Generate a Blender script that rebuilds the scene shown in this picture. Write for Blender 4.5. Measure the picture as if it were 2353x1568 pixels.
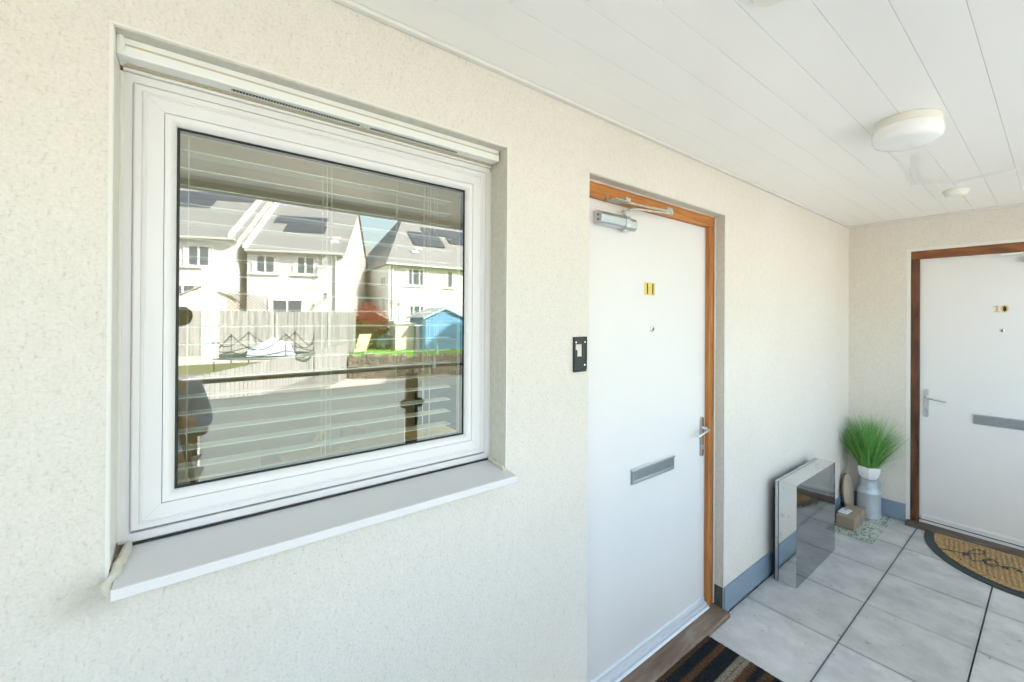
import bpy, bmesh, math, random
from mathutils import Vector, Matrix
R = math.radians
random.seed(7)
S = bpy.context.scene
COL = S.collection
for o in list(bpy.data.objects): bpy.data.objects.remove(o)

# ------------------------------------------------------------------ camera, sky, sun, exposure
YAW, PITCH, ROLL, F = R(40.8519), R(.1468), R(.3309), 990.41
CAM = Vector((0, -1.187, 1.5823))
fwd = Vector((math.sin(YAW)*math.cos(PITCH), math.cos(YAW)*math.cos(PITCH), math.sin(PITCH)))
r0 = Vector((math.cos(YAW), -math.sin(YAW), 0)); u0 = r0.cross(fwd)
cr = math.cos(ROLL)*r0 + math.sin(ROLL)*u0; cu = -math.sin(ROLL)*r0 + math.cos(ROLL)*u0
cd = bpy.data.cameras.new("camera"); cam = bpy.data.objects.new("camera", cd); COL.objects.link(cam)
m = Matrix(((cr.x, cu.x, -fwd.x, CAM.x), (cr.y, cu.y, -fwd.y, CAM.y), (cr.z, cu.z, -fwd.z, CAM.z), (0, 0, 0, 1)))
cam.matrix_world = m
cd.sensor_width = 36; cd.lens = F/2353*36
cd.shift_x = -115.05/2353; cd.shift_y = -54.74/2353
cd.clip_start = .01; cd.clip_end = 2000
S.camera = cam
SUN_AZ, SUN_EL = R(32), R(37)
W = bpy.data.worlds.new("World"); S.world = W; W.use_nodes = True
wn = W.node_tree.nodes; wn.clear()
sky = wn.new('ShaderNodeTexSky'); sky.sky_type = 'NISHITA'; sky.sun_disc = False
sky.sun_elevation = SUN_EL; sky.sun_rotation = SUN_AZ; sky.dust_density = 4.0; sky.air_density = 1.45; sky.ozone_density = 1.0
bg = wn.new('ShaderNodeBackground'); bg.inputs[1].default_value = .15
wo = wn.new('ShaderNodeOutputWorld')
W.node_tree.links.new(sky.outputs[0], bg.inputs[0]); W.node_tree.links.new(bg.outputs[0], wo.inputs[0])
sd = bpy.data.lights.new("sun", 'SUN'); sd.energy = 3.6; sd.angle = R(.5); sd.color = (1, .96, .90)
sun = bpy.data.objects.new("sun", sd); COL.objects.link(sun)
tosun = Vector((math.sin(SUN_AZ)*math.cos(SUN_EL), math.cos(SUN_AZ)*math.cos(SUN_EL), math.sin(SUN_EL)))
sun.rotation_euler = tosun.to_track_quat('Z', 'Y').to_euler(); sun.location = (3, 10, 12)
S.view_settings.view_transform = 'Standard'; S.view_settings.look = 'None'
S.view_settings.exposure = 2.58; S.view_settings.gamma = 1
S.render.engine = 'CYCLES'
S.cycles.max_bounces = 10; S.cycles.diffuse_bounces = 6; S.cycles.glossy_bounces = 6; S.cycles.transparent_max_bounces = 16
S.cycles.use_fast_gi = False

# ------------------------------------------------------------------ materials
MATS = {}
def mat(name, col=(.8, .8, .8), rough=.5, metal=0, spec=.5, noise=None, bump=None, fn=None, **kw):
    """noise=(scale, amount, colour2)  bump=(scale, strength, distance)"""
    if name in MATS: return MATS[name]
    M = bpy.data.materials.new(name); M.use_nodes = True; MATS[name] = M
    nt = M.node_tree; n = nt.nodes; L = nt.links
    b = n['Principled BSDF']
    b.inputs['Base Color'].default_value = (*col, 1); b.inputs['Roughness'].default_value = rough
    b.inputs['Metallic'].default_value = metal; b.inputs['Specular IOR Level'].default_value = spec
    for k, v in kw.items(): b.inputs[k].default_value = v
    tc = n.new('ShaderNodeTexCoord')
    if noise:
        nz = n.new('ShaderNodeTexNoise'); nz.inputs['Scale'].default_value = noise[0]; nz.inputs['Detail'].default_value = 6
        nz.inputs['Roughness'].default_value = .6
        mp = n.new('ShaderNodeMapping'); mp.inputs['Scale'].default_value = noise[3] if len(noise) > 3 else (1, 1, 1)
        rp = n.new('ShaderNodeValToRGB'); rp.color_ramp.elements[0].position = .5-noise[1]/2; rp.color_ramp.elements[1].position = .5+noise[1]/2
        rp.color_ramp.elements[0].color = (*col, 1); rp.color_ramp.elements[1].color = (*noise[2], 1)
        L.new(tc.outputs['Object'], mp.inputs[0]); L.new(mp.outputs[0], nz.inputs['Vector']); L.new(nz.outputs[0], rp.inputs[0]); L.new(rp.outputs[0], b.inputs['Base Color'])
    if bump:
        bz = n.new('ShaderNodeTexNoise'); bz.inputs['Scale'].default_value = bump[0]; bz.inputs['Detail'].default_value = 4
        bp = n.new('ShaderNodeBump'); bp.inputs['Strength'].default_value = bump[1]; bp.inputs['Distance'].default_value = bump[2]
        L.new(tc.outputs['Object'], bz.inputs['Vector']); L.new(bz.outputs[0], bp.inputs['Height']); L.new(bp.outputs[0], b.inputs['Normal'])
    if fn: fn(M, nt, b, tc)
    return M

def render_fn(M, nt, b, tc):
    """fine dragged render: mottled cream with small elongated pits"""
    n, L = nt.nodes, nt.links
    def nz(sc, det, mapping=None, rot=None):
        t = n.new('ShaderNodeTexNoise'); t.inputs['Scale'].default_value = sc; t.inputs['Detail'].default_value = det
        if mapping:
            mp = n.new('ShaderNodeMapping'); mp.inputs['Scale'].default_value = mapping
            if rot: mp.inputs['Rotation'].default_value = rot
            L.new(tc.outputs['Object'], mp.inputs[0]); L.new(mp.outputs[0], t.inputs['Vector'])
        else: L.new(tc.outputs['Object'], t.inputs['Vector'])
        return t
    big = nz(1.3, 5); fine = nz(160, 4); pit = nz(150, 2, (1, 1, .4), (0, R(-35), 0)); pit2 = nz(210, 2, (.45, 1, 1), (0, R(25), 0))
    r1 = n.new('ShaderNodeValToRGB'); r1.color_ramp.elements[0].position = .3; r1.color_ramp.elements[1].position = .72
    r1.color_ramp.elements[0].color = (.775, .715, .635, 1); r1.color_ramp.elements[1].color = (.82, .77, .71, 1)
    L.new(big.outputs[0], r1.inputs[0])
    # pits
    r2 = n.new('ShaderNodeValToRGB'); r2.color_ramp.elements[0].position = .27; r2.color_ramp.elements[1].position = .42
    r2.color_ramp.elements[0].color = (.87, .86, .82, 1); r2.color_ramp.elements[1].color = (1, 1, 1, 1)
    L.new(pit.outputs[0], r2.inputs[0])
    r3 = n.new('ShaderNodeValToRGB'); r3.color_ramp.elements[0].position = .28; r3.color_ramp.elements[1].position = .42
    r3.color_ramp.elements[0].color = (.88, .87, .83, 1); r3.color_ramp.elements[1].color = (1, 1, 1, 1)
    L.new(pit2.outputs[0], r3.inputs[0])
    m1 = n.new('ShaderNodeMixRGB'); m1.blend_type = 'MULTIPLY'; m1.inputs[0].default_value = 1
    m2 = n.new('ShaderNodeMixRGB'); m2.blend_type = 'MULTIPLY'; m2.inputs[0].default_value = 1
    L.new(r1.outputs[0], m1.inputs[1]); L.new(r2.outputs[0], m1.inputs[2]); L.new(m1.outputs[0], m2.inputs[1]); L.new(r3.outputs[0], m2.inputs[2])
    r4 = n.new('ShaderNodeValToRGB'); r4.color_ramp.elements[0].position = .3; r4.color_ramp.elements[1].position = .7
    r4.color_ramp.elements[0].color = (.90, .90, .89, 1); r4.color_ramp.elements[1].color = (1, 1, 1, 1)
    L.new(fine.outputs[0], r4.inputs[0])
    m3 = n.new('ShaderNodeMixRGB'); m3.blend_type = 'MULTIPLY'; m3.inputs[0].default_value = 1
    L.new(m2.outputs[0], m3.inputs[1]); L.new(r4.outputs[0], m3.inputs[2])
    mid = nz(38, 4, (1, 1, .6), (0, R(-30), 0)); r5 = n.new('ShaderNodeValToRGB'); r5.color_ramp.elements[0].position = .32; r5.color_ramp.elements[1].position = .62
    r5.color_ramp.elements[0].color = (.965, .965, .96, 1); r5.color_ramp.elements[1].color = (1, 1, 1, 1); L.new(mid.outputs[0], r5.inputs[0])
    m5 = n.new('ShaderNodeMixRGB'); m5.blend_type = 'MULTIPLY'; m5.inputs[0].default_value = 1; L.new(m3.outputs[0], m5.inputs[1]); L.new(r5.outputs[0], m5.inputs[2])
    L.new(m5.outputs[0], b.inputs['Base Color'])
    mp9 = n.new('ShaderNodeMapping'); mp9.inputs['Location'].default_value = (.138*10, 0, -1.055*13); mp9.inputs['Scale'].default_value = (10, 5, 13)
    gr = n.new('ShaderNodeTexGradient'); gr.gradient_type = 'SPHERICAL'; L.new(tc.outputs['Object'], mp9.inputs[0]); L.new(mp9.outputs[0], gr.inputs[0])
    sn = nz(26, 5); mu = n.new('ShaderNodeMath'); mu.operation = 'MULTIPLY'; pw = n.new('ShaderNodeMath'); pw.operation = 'POWER'; pw.inputs[1].default_value = 2.2; L.new(gr.outputs['Fac'], pw.inputs[0]); L.new(pw.outputs[0], mu.inputs[0]); L.new(sn.outputs[0], mu.inputs[1])
    m6 = n.new('ShaderNodeMixRGB'); m6.inputs[2].default_value = (.22, .20, .14, 1); L.new(mu.outputs[0], m6.inputs[0]); L.new(m5.outputs[0], m6.inputs[1])
    L.new(m6.outputs[0], b.inputs['Base Color'])
    ad = n.new('ShaderNodeMath'); ad.operation = 'MULTIPLY_ADD'; ad.inputs[1].default_value = .5
    L.new(fine.outputs[0], ad.inputs[0]); L.new(r2.outputs[0], ad.inputs[2])
    bp = n.new('ShaderNodeBump'); bp.inputs['Strength'].default_value = .6; bp.inputs['Distance'].default_value = .0028
    L.new(ad.outputs[0], bp.inputs['Height']); L.new(bp.outputs[0], b.inputs['Normal'])
m_render = mat('cream_render', (.8, .78, .7), .9, spec=.2, fn=render_fn)
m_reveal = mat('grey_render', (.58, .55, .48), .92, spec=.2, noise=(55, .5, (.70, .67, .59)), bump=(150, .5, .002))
m_bead = mat('corner_bead', (.78, .755, .70), .5)
m_brown = mat('brown_groove', (.54, .47, .35), .8)
m_mitre = mat('mitre_line', (.55, .53, .50), .6)
m_upvc = mat('white_plastic', (.78, .755, .745), .32, noise=(3, .8, (.755, .735, .73)))
m_upvc2 = mat('white_plastic_old', (.80, .79, .75), .4, noise=(5, .6, (.83, .82, .79)))
m_sill = mat('grey_sill', (.66, .65, .64), .42, noise=(4, .8, (.70, .69, .68), (.3, 1, 1)))
m_gasket = mat('black_rubber', (.012, .016, .014), .45)
m_seal = mat('sealant', (.74, .71, .62), .6, noise=(40, .5, (.55, .50, .38)))
def soffit_fn(M, nt, b, tc):
    n, L = nt.nodes, nt.links
    a = n.new('ShaderNodeTexNoise'); a.inputs['Scale'].default_value = 2.2; a.inputs['Detail'].default_value = 3
    mp = n.new('ShaderNodeMapping'); mp.inputs['Scale'].default_value = (.25, 1.5, 1)
    L.new(tc.outputs['Object'], mp.inputs[0]); L.new(mp.outputs[0], a.inputs['Vector'])
    bp = n.new('ShaderNodeBump'); bp.inputs['Strength'].default_value = .15; bp.inputs['Distance'].default_value = .02
    L.new(a.outputs[0], bp.inputs['Height']); L.new(bp.outputs[0], b.inputs['Normal'])
m_soffit = mat('soffit_plastic', (.95, .92, .895), .22, spec=.45, fn=soffit_fn)
m_groove = mat('soffit_groove', (.80, .80, .78), .7)
m_film = mat('soffit_grey_film', (.85, .83, .81), .3)
def door_fn(M, nt, b, tc):
    n, L = nt.nodes, nt.links
    mp = n.new('ShaderNodeMapping'); mp.inputs['Scale'].default_value = (60, 60, 1.5)
    a = n.new('ShaderNodeTexNoise'); a.inputs['Scale'].default_value = 1.2; a.inputs['Detail'].default_value = 5
    L.new(tc.outputs['Object'], mp.inputs[0]); L.new(mp.outputs[0], a.inputs['Vector'])
    bp = n.new('ShaderNodeBump'); bp.inputs['Strength'].default_value = .12; bp.inputs['Distance'].default_value = .002
    L.new(a.outputs[0], bp.inputs['Height']); L.new(bp.outputs[0], b.inputs['Normal'])
m_door = mat('white_door_paint', (.79, .765, .75), .4, noise=(2.2, .5, (.765, .745, .73), (1, 1, .6)), fn=door_fn)
def wood(name, c1, c2, c3, rough=.45, sc=(14, 14, 1.2)):
    def fn(M, nt, b, tc):
        n, L = nt.nodes, nt.links
        mp = n.new('ShaderNodeMapping'); mp.inputs['Scale'].default_value = sc
        a = n.new('ShaderNodeTexNoise'); a.inputs['Scale'].default_value = 3; a.inputs['Detail'].default_value = 6; a.inputs['Distortion'].default_value = .6
        L.new(tc.outputs['Object'], mp.inputs[0]); L.new(mp.outputs[0], a.inputs['Vector'])
        r = n.new('ShaderNodeValToRGB'); e = r.color_ramp.elements
        e[0].position = .32; e[0].color = (*c1, 1); e[1].position = .68; e[1].color = (*c3, 1)
        x = e.new(.5); x.color = (*c2, 1)
        L.new(a.outputs[0], r.inputs[0]); L.new(r.outputs[0], b.inputs['Base Color'])
        bp = n.new('ShaderNodeBump'); bp.inputs['Strength'].default_value = .2; bp.inputs['Distance'].default_value = .002
        L.new(a.outputs[0], bp.inputs['Height']); L.new(bp.outputs[0], b.inputs['Normal'])
    return mat(name, c2, rough, fn=fn)
m_oak = wood('orange_hardwood', (.34, .12, .03), (.46, .17, .04), (.55, .23, .065))
m_oakH = wood('orange_hardwood_head', (.36, .13, .03), (.50, .185, .04), (.60, .25, .065), sc=(1.2, 14, 14))
m_dark = wood('dark_hardwood', (.055, .020, .010), (.105, .038, .016), (.17, .062, .024), sc=(6, 6, 1.6))
m_darkH = wood('dark_hardwood_head', (.14, .045, .015), (.24, .085, .025), (.34, .13, .035), sc=(6, 1.6, 6))
m_thr = wood('worn_threshold', (.15, .10, .07), (.22, .155, .11), (.30, .25, .20), .7, sc=(1.5, 8, 8))
m_thr2 = wood('dark_threshold', (.07, .05, .035), (.12, .085, .065), (.17, .13, .10), .6, sc=(8, 1.5, 8))
m_steel = mat('polished_steel', (.72, .74, .76), .16, metal=1)
m_satin = mat('satin_aluminium', (.60, .63, .66), .33, metal=1, noise=(30, .5, (.66, .69, .72)))
m_letter = mat('letterplate_metal', (.36, .41, .46), .28, metal=1, noise=(26, .5, (.43, .48, .53)))
m_alu = mat('sill_bar', (.70, .74, .80), .3, metal=.35)
m_brass = mat('brass', (.72, .56, .20), .3, metal=.7)
m_black = mat('black_paint', (.012, .012, .012), .4)
m_lens = mat('dark_glass', (.02, .02, .025), .08)
m_slate = mat('slate_tile', (.20, .27, .35), .33, noise=(9, .6, (.26, .335, .41)), bump=(25, .15, .002))
m_edge_shade = mat('slate_edge_and_shade', (.03, .04, .035), .7, noise=(60, .6, (.10, .11, .09)))
def paver_fn(M, nt, b, tc):
    n, L = nt.nodes, nt.links
    at = n.new('ShaderNodeAttribute'); at.attribute_name = 'tint'
    mp = n.new('ShaderNodeMapping'); mp.inputs['Scale'].default_value = (1.35, 1, 1)
    a = n.new('ShaderNodeTexNoise'); a.inputs['Scale'].default_value = 4.5; a.inputs['Detail'].default_value = 7; a.inputs['Roughness'].default_value = .65
    L.new(tc.outputs['Object'], mp.inputs[0]); L.new(mp.outputs[0], a.inputs['Vector'])
    r = n.new('ShaderNodeValToRGB'); e = r.color_ramp.elements
    e[0].position = .30; e[0].color = (.43, .43, .42, 1); e[1].position = .66; e[1].color = (.66, .65, .63, 1)
    L.new(a.outputs[0], r.inputs[0])
    m1 = n.new('ShaderNodeMixRGB'); m1.blend_type = 'MULTIPLY'; m1.inputs[0].default_value = 1
    L.new(r.outputs[0], m1.inputs[1]); L.new(at.outputs['Color'], m1.inputs[2])
    # small dark specks and pale scuffs
    s = n.new('ShaderNodeTexNoise'); s.inputs['Scale'].default_value = 22; s.inputs['Detail'].default_value = 2
    mp2 = n.new('ShaderNodeMapping'); mp2.inputs['Scale'].default_value = (1.7, 1, 1)
    L.new(tc.outputs['Object'], mp2.inputs[0]); L.new(mp2.outputs[0], s.inputs['Vector'])
    r2 = n.new('ShaderNodeValToRGB'); r2.color_ramp.elements[0].position = .235; r2.color_ramp.elements[1].position = .32
    r2.color_ramp.elements[0].color = (.45, .43, .42, 1); r2.color_ramp.elements[1].color = (1, 1, 1, 1)
    L.new(s.outputs[0], r2.inputs[0])
    m2 = n.new('ShaderNodeMixRGB'); m2.blend_type = 'MULTIPLY'; m2.inputs[0].default_value = 1
    L.new(m1.outputs[0], m2.inputs[1]); L.new(r2.outputs[0], m2.inputs[2])
    br = n.new('ShaderNodeTexBrick'); br.offset = 0; br.inputs['Scale'].default_value = 1; br.inputs['Brick Width'].default_value = .45; br.inputs['Row Height'].default_value = .4495
    br.inputs['Mortar Size'].default_value = .022; br.inputs['Mortar Smooth'].default_value = .9
    br.inputs['Color1'].default_value = br.inputs['Color2'].default_value = (1, 1, 1, 1); br.inputs['Mortar'].default_value = (.78, .79, .785, 1)
    mp3 = n.new('ShaderNodeMapping'); mp3.inputs['Location'].default_value = (-2.4152+.45*20, .475+.4495*20, 0)
    L.new(tc.outputs['Object'], mp3.inputs[0])
    wn_ = n.new('ShaderNodeMixRGB'); wn_.blend_type = 'LINEAR_LIGHT'; wn_.inputs[0].default_value = .008; L.new(mp3.outputs[0], wn_.inputs[1]); L.new(a.outputs['Color'], wn_.inputs[2]); L.new(wn_.outputs[0], br.inputs['Vector'])
    m4 = n.new('ShaderNodeMixRGB'); m4.blend_type = 'MULTIPLY'; m4.inputs[0].default_value = .7
    L.new(m2.outputs[0], m4.inputs[1]); L.new(br.outputs[0], m4.inputs[2]); L.new(m4.outputs[0], b.inputs['Base Color'])
    f = n.new('ShaderNodeTexNoise'); f.inputs['Scale'].default_value = 60; f.inputs['Detail'].default_value = 5
    L.new(tc.outputs['Object'], f.inputs['Vector'])
    bp = n.new('ShaderNodeBump'); bp.inputs['Strength'].default_value = .25; bp.inputs['Distance'].default_value = .002
    L.new(f.outputs[0], bp.inputs['Height']); L.new(bp.outputs[0], b.inputs['Normal'])
m_paver = mat('concrete_paver', (.48, .5, .5), .62, fn=paver_fn)
m_joint = mat('paver_bed', (.006, .008, .010), 1, spec=0)
def glass_fn_maker(tint, base, gain):
    def fn(M, nt, b, tc):
        n, L = nt.nodes, nt.links
        n.remove(b)
        tr = n.new('ShaderNodeBsdfTransparent'); tr.inputs[0].default_value = (*tint, 1)
        gl = n.new('ShaderNodeBsdfGlossy'); gl.inputs['Roughness'].default_value = 0.0; gl.inputs[0].default_value = (.96, 1, .97, 1)
        fr = n.new('ShaderNodeFresnel'); fr.inputs[0].default_value = 1.5
        ma = n.new('ShaderNodeMath'); ma.operation = 'MULTIPLY_ADD'; ma.inputs[1].default_value = gain; ma.inputs[2].default_value = base
        ma.use_clamp = True
        mx = n.new('ShaderNodeMixShader'); out = n['Material Output']
        L.new(fr.outputs[0], ma.inputs[0]); L.new(ma.outputs[0], mx.inputs[0]); L.new(tr.outputs[0], mx.inputs[1]); L.new(gl.outputs[0], mx.inputs[2])
        L.new(mx.outputs[0], out.inputs[0])
    return fn
m_glass = mat('coated_glass', fn=glass_fn_maker((.82, .88, .84), .14, 2.4))
def frost_fn(M, nt, b, tc):
    n, L = nt.nodes, nt.links
    d = n.new('ShaderNodeBsdfTranslucent'); d.inputs[0].default_value = (.97, .97, .91, 1)
    mx = n.new('ShaderNodeMixShader'); mx.inputs[0].default_value = .88
    L.new(b.outputs[0], mx.inputs[1]); L.new(d.outputs[0], mx.inputs[2]); L.new(mx.outputs[0], n['Material Output'].inputs[0])
m_frost = mat('frosted_glass', (.86, .87, .80), .35, fn=frost_fn)
m_farglass = mat('house_window_glass', (.10, .13, .17), .06, spec=.9)
m_farwhite = mat('house_white_frame', (.8, .8, .8), .4)
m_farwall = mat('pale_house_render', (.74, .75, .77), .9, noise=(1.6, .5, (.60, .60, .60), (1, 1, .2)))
m_farside = mat('streaked_house_render', (.66, .66, .65), .9, noise=(2.8, .35, (.44, .44, .43), (1, 1, .10)))  # vertical streaks, greyer than the front render
def tiles_fn(M, nt, b, tc):
    n, L = nt.nodes, nt.links
    w = n.new('ShaderNodeTexWave'); w.wave_type = 'BANDS'; w.bands_direction = 'Z'; w.inputs['Scale'].default_value = 1.9; w.inputs['Distortion'].default_value = .3
    L.new(tc.outputs['Object'], w.inputs['Vector'])
    r = n.new('ShaderNodeValToRGB'); r.color_ramp.elements[0].color = (.20, .205, .205, 1); r.color_ramp.elements[1].color = (.27, .275, .275, 1)
    L.new(w.outputs['Color'], r.inputs[0]); L.new(r.outputs[0], b.inputs['Base Color'])
m_tiles = mat('grey_roof_tiles', (.15, .15, .14), .75, fn=tiles_fn)
m_solar = mat('solar_panel', (.055, .065, .085), .2, spec=.8)
m_gutter = mat('grey_gutter', (.55, .55, .53), .5)
m_fence = mat('weathered_timber', (.52, .53, .52), .85, noise=(6, .35, (.24, .245, .24), (3, 3, .08)))
m_fence2 = mat('silvered_timber', (.46, .465, .46), .85, noise=(9, .3, (.27, .275, .28), (3, 3, .06)))
m_grass = mat('lawn', (.15, .36, .03), .9, noise=(8, .6, (.25, .50, .06)))
m_yard = mat('pale_gravel', (.60, .55, .47), .95, noise=(18, .7, (.50, .46, .39)))
m_field = mat('far_ground', (.12, .15, .06), .95, noise=(.4, .6, (.2, .2, .12)))
m_stone = mat('gabion_stone', (.38, .34, .26), .9, noise=(3, .5, (.22, .20, .16)))
m_wire = mat('galvanised_wire', (.3, .3, .3), .5, metal=.6)
m_bluewood = mat('blue_painted_boards', (.12, .36, .58), .6, noise=(3, .6, (.10, .31, .52)))
m_bluetrim = mat('pale_blue_trim', (.35, .58, .72), .6)
m_beige = mat('beige_shed_plastic', (.66, .60, .53), .6)
m_greyroof = mat('pale_grey_felt', (.42, .44, .43), .8)
m_redleaf = mat('red_leaves', (.40, .07, .045), .6)
m_greenleaf = mat('green_leaves', (.10, .17, .04), .6)
m_blueleaf = mat('blue_green_leaves', (.16, .30, .30), .6)
m_bark = mat('bark', (.10, .07, .05), .9)
m_yellow = mat('pale_yellow_plastic', (.50, .45, .26), .5)
m_dkgreen = mat('dark_green_netting', (.03, .06, .04), .8)
m_tarp = mat('pale_blue_sheet', (.60, .66, .74), .5)
m_tube = mat('dark_tube', (.12, .15, .15), .4)
m_rail = mat('dark_grey_rail', (.09, .105, .10), .4, metal=.3)
m_post = mat('bronze_post', (.10, .075, .05), .45, metal=.3)
m_skin = mat('skin', (.52, .30, .21), .5, **{'Subsurface Weight': .1})
m_shirt = mat('blue_fabric', (.34, .47, .68), .9, noise=(8, .6, (.38, .50, .70)), bump=(12, .4, .01))
m_trouser = mat('grey_denim', (.56, .58, .57), .9)
m_hair = mat('dark_hair', (.03, .02, .015), .7, bump=(90, .6, .004))
m_inwall = mat('interior_wall_paint', (.68, .64, .50), .8)
m_infloor = mat('interior_floor', (.30, .25, .18), .6)
m_slat = mat('blind_slat', (.90, .89, .80), .45)
m_cord = mat('blind_cord', (.82, .80, .68), .7)
m_whiteint = mat('white_painted_wood', (.8, .8, .78), .5)
m_palewood = wood('pale_wood', (.60, .44, .18), (.72, .56, .26), (.80, .66, .36), sc=(3, 3, 3))
m_cushion = mat('dark_teal_fabric', (.03, .07, .10), .9)
m_opal = mat('opal_plastic', (.94, .925, .91), .15)
m_cream = mat('aged_cream_plastic', (.86, .84, .77), .4, noise=(12, .6, (.82, .79, .68)))
m_arm = mat('worn_silver_arm', (.62, .61, .56), .4, metal=.3, noise=(60, .4, (.42, .38, .28)))
m_mirror = mat('mirror_steel', (.42, .45, .47), .09, metal=1,
    bump=(3.5, .12, .02))
m_mirror2 = mat('brushed_mirror_steel', (.45, .45, .43), .07, metal=1, noise=(16, .12, (.72, .74, .73)))
for e_, p_ in zip(m_mirror2.node_tree.nodes['Color Ramp'].color_ramp.elements, (.30, .40)): e_.position = p_
m_zinc = mat('zinc_sheet', (.46, .52, .57), .42, metal=.3, noise=(9, .5, (.56, .61, .66), (1, 1, .4)))
m_pot = mat('white_ceramic', (.85, .85, .84), .25)
m_blade = mat('artificial_grass_blades', (.07, .28, .045), .5, noise=(60, .6, (.20, .48, .11)))
m_blade2 = mat('light_grass_blades', (.26, .52, .12), .45)
m_card = mat('brown_wrap', (.30, .24, .17), .6, noise=(14, .6, (.36, .29, .21)), bump=(18, .35, .006))
m_tape = mat('parcel_tape', (.42, .33, .22), .15)
m_paper = mat('label_paper', (.80, .82, .88), .5)
m_ink = mat('label_ink', (.30, .32, .50), .6)
m_ovalface = mat('pale_wood_face', (.52, .44, .34), .6, noise=(14, .6, (.44, .36, .27)))
m_ovalshade = mat('shaded_wood_edge', (.12, .085, .06), .7)
def chop_fn(M, nt, b, tc):
    n, L = nt.nodes, nt.links
    v = n.new('ShaderNodeTexNoise'); v.inputs['Scale'].default_value = 42; v.inputs['Detail'].default_value = 3; v.inputs['Distortion'].default_value = 1.5
    mp = n.new('ShaderNodeMapping'); mp.inputs['Scale'].default_value = (.6, 1.4, 1)
    L.new(tc.outputs['Object'], mp.inputs[0]); L.new(mp.outputs[0], v.inputs['Vector'])
    r = n.new('ShaderNodeValToRGB'); e = r.color_ramp.elements
    e[0].position = .38; e[0].color = (.15, .17, .13, 1); e[1].position = .52; e[1].color = (.50, .54, .46, 1)
    L.new(v.outputs[0], r.inputs[0]); L.new(r.outputs[0], b.inputs['Base Color'])
m_chop = mat('mottled_glass', (.5, .5, .45), .12, fn=chop_fn)
def mat1_fn(M, nt, b, tc):
    n, L = nt.nodes, nt.links
    sx = n.new('ShaderNodeSeparateXYZ'); L.new(tc.outputs['Object'], sx.inputs[0])
    nz = n.new('ShaderNodeTexNoise'); nz.inputs['Scale'].default_value = 110; nz.inputs['Detail'].default_value = 3
    L.new(tc.outputs['Object'], nz.inputs['Vector'])
    ma = n.new('ShaderNodeMath'); ma.operation = 'MULTIPLY_ADD'; ma.inputs[1].default_value = .012; L.new(nz.outputs[0], ma.inputs[0]); L.new(sx.outputs[1], ma.inputs[2])
    mr = n.new('ShaderNodeMapRange'); mr.inputs[1].default_value = -.395+.006; mr.inputs[2].default_value = .006
    L.new(ma.outputs[0], mr.inputs[0])
    r = n.new('ShaderNodeValToRGB'); r.color_ramp.interpolation = 'LINEAR'
    NV = (.016, .020, .023); OR = (.105, .052, .026); BR = (.075, .045, .025); BE = (.24, .205, .155)
    stops = [(0, NV), (.07, BR), (.13, NV), (.17, NV), (.19, BR), (.27, BR), (.30, NV), (.36, NV), (.385, BR), (.45, OR), (.475, BE), (.515, BE), (.522, BR), (.532, BE), (.58, BE),
             (.60, NV), (.75, NV), (.77, OR), (.82, OR), (.85, NV), (.95, NV), (.965, BR)]
    e = r.color_ramp.elements
    e[0].position = 0; e[0].color = (*NV, 1); e[1].position = 1; e[1].color = (*BR, 1)
    for p, c in stops[1:]:
        x = e.new(p); x.color = (*c, 1)
    L.new(mr.outputs[0], r.inputs[0])
    m1 = n.new('ShaderNodeMixRGB'); m1.blend_type = 'MULTIPLY'; m1.inputs[0].default_value = .8
    r4 = n.new('ShaderNodeValToRGB'); r4.color_ramp.elements[0].position = .3; r4.color_ramp.elements[0].color = (.4, .4, .4, 1); r4.color_ramp.elements[1].position = .7; r4.color_ramp.elements[1].color = (1.5, 1.5, 1.5, 1)
    L.new(nz.outputs[0], r4.inputs[0]); L.new(r.outputs[0], m1.inputs[1]); L.new(r4.outputs[0], m1.inputs[2])
    L.new(m1.outputs[0], b.inputs['Base Color'])
    bp = n.new('ShaderNodeBump'); bp.inputs['Strength'].default_value = 1; bp.inputs['Distance'].default_value = .008
    L.new(nz.outputs[0], bp.inputs['Height']); L.new(bp.outputs[0], b.inputs['Normal'])
m_mat1 = mat('striped_pile', (.1, .1, .1), 1, spec=.1, fn=mat1_fn)
def coir_fn(M, nt, b, tc):
    n, L = nt.nodes, nt.links
    nz = n.new('ShaderNodeTexNoise'); nz.inputs['Scale'].default_value = 60; nz.inputs['Detail'].default_value = 4
    L.new(tc.outputs['Object'], nz.inputs['Vector'])
    r = n.new('ShaderNodeValToRGB'); e = r.color_ramp.elements
    e[0].position = .3; e[0].color = (.28, .165, .065, 1); e[1].position = .7; e[1].color = (.52, .35, .17, 1)
    L.new(nz.outputs[0], r.inputs[0]); L.new(r.outputs[0], b.inputs['Base Color'])
    bp = n.new('ShaderNodeBump'); bp.inputs['Strength'].default_value = .5; bp.inputs['Distance'].default_value = .002
    L.new(nz.outputs[0], bp.inputs['Height']); L.new(bp.outputs[0], b.inputs['Normal'])
m_coir = mat('coir', (.4, .25, .1), .95, fn=coir_fn)
m_coirtext = mat('dark_green_stitching', (.06, .085, .07), .8)
m_rubber = mat('rubber_border', (.03, .042, .04), .55)

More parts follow.
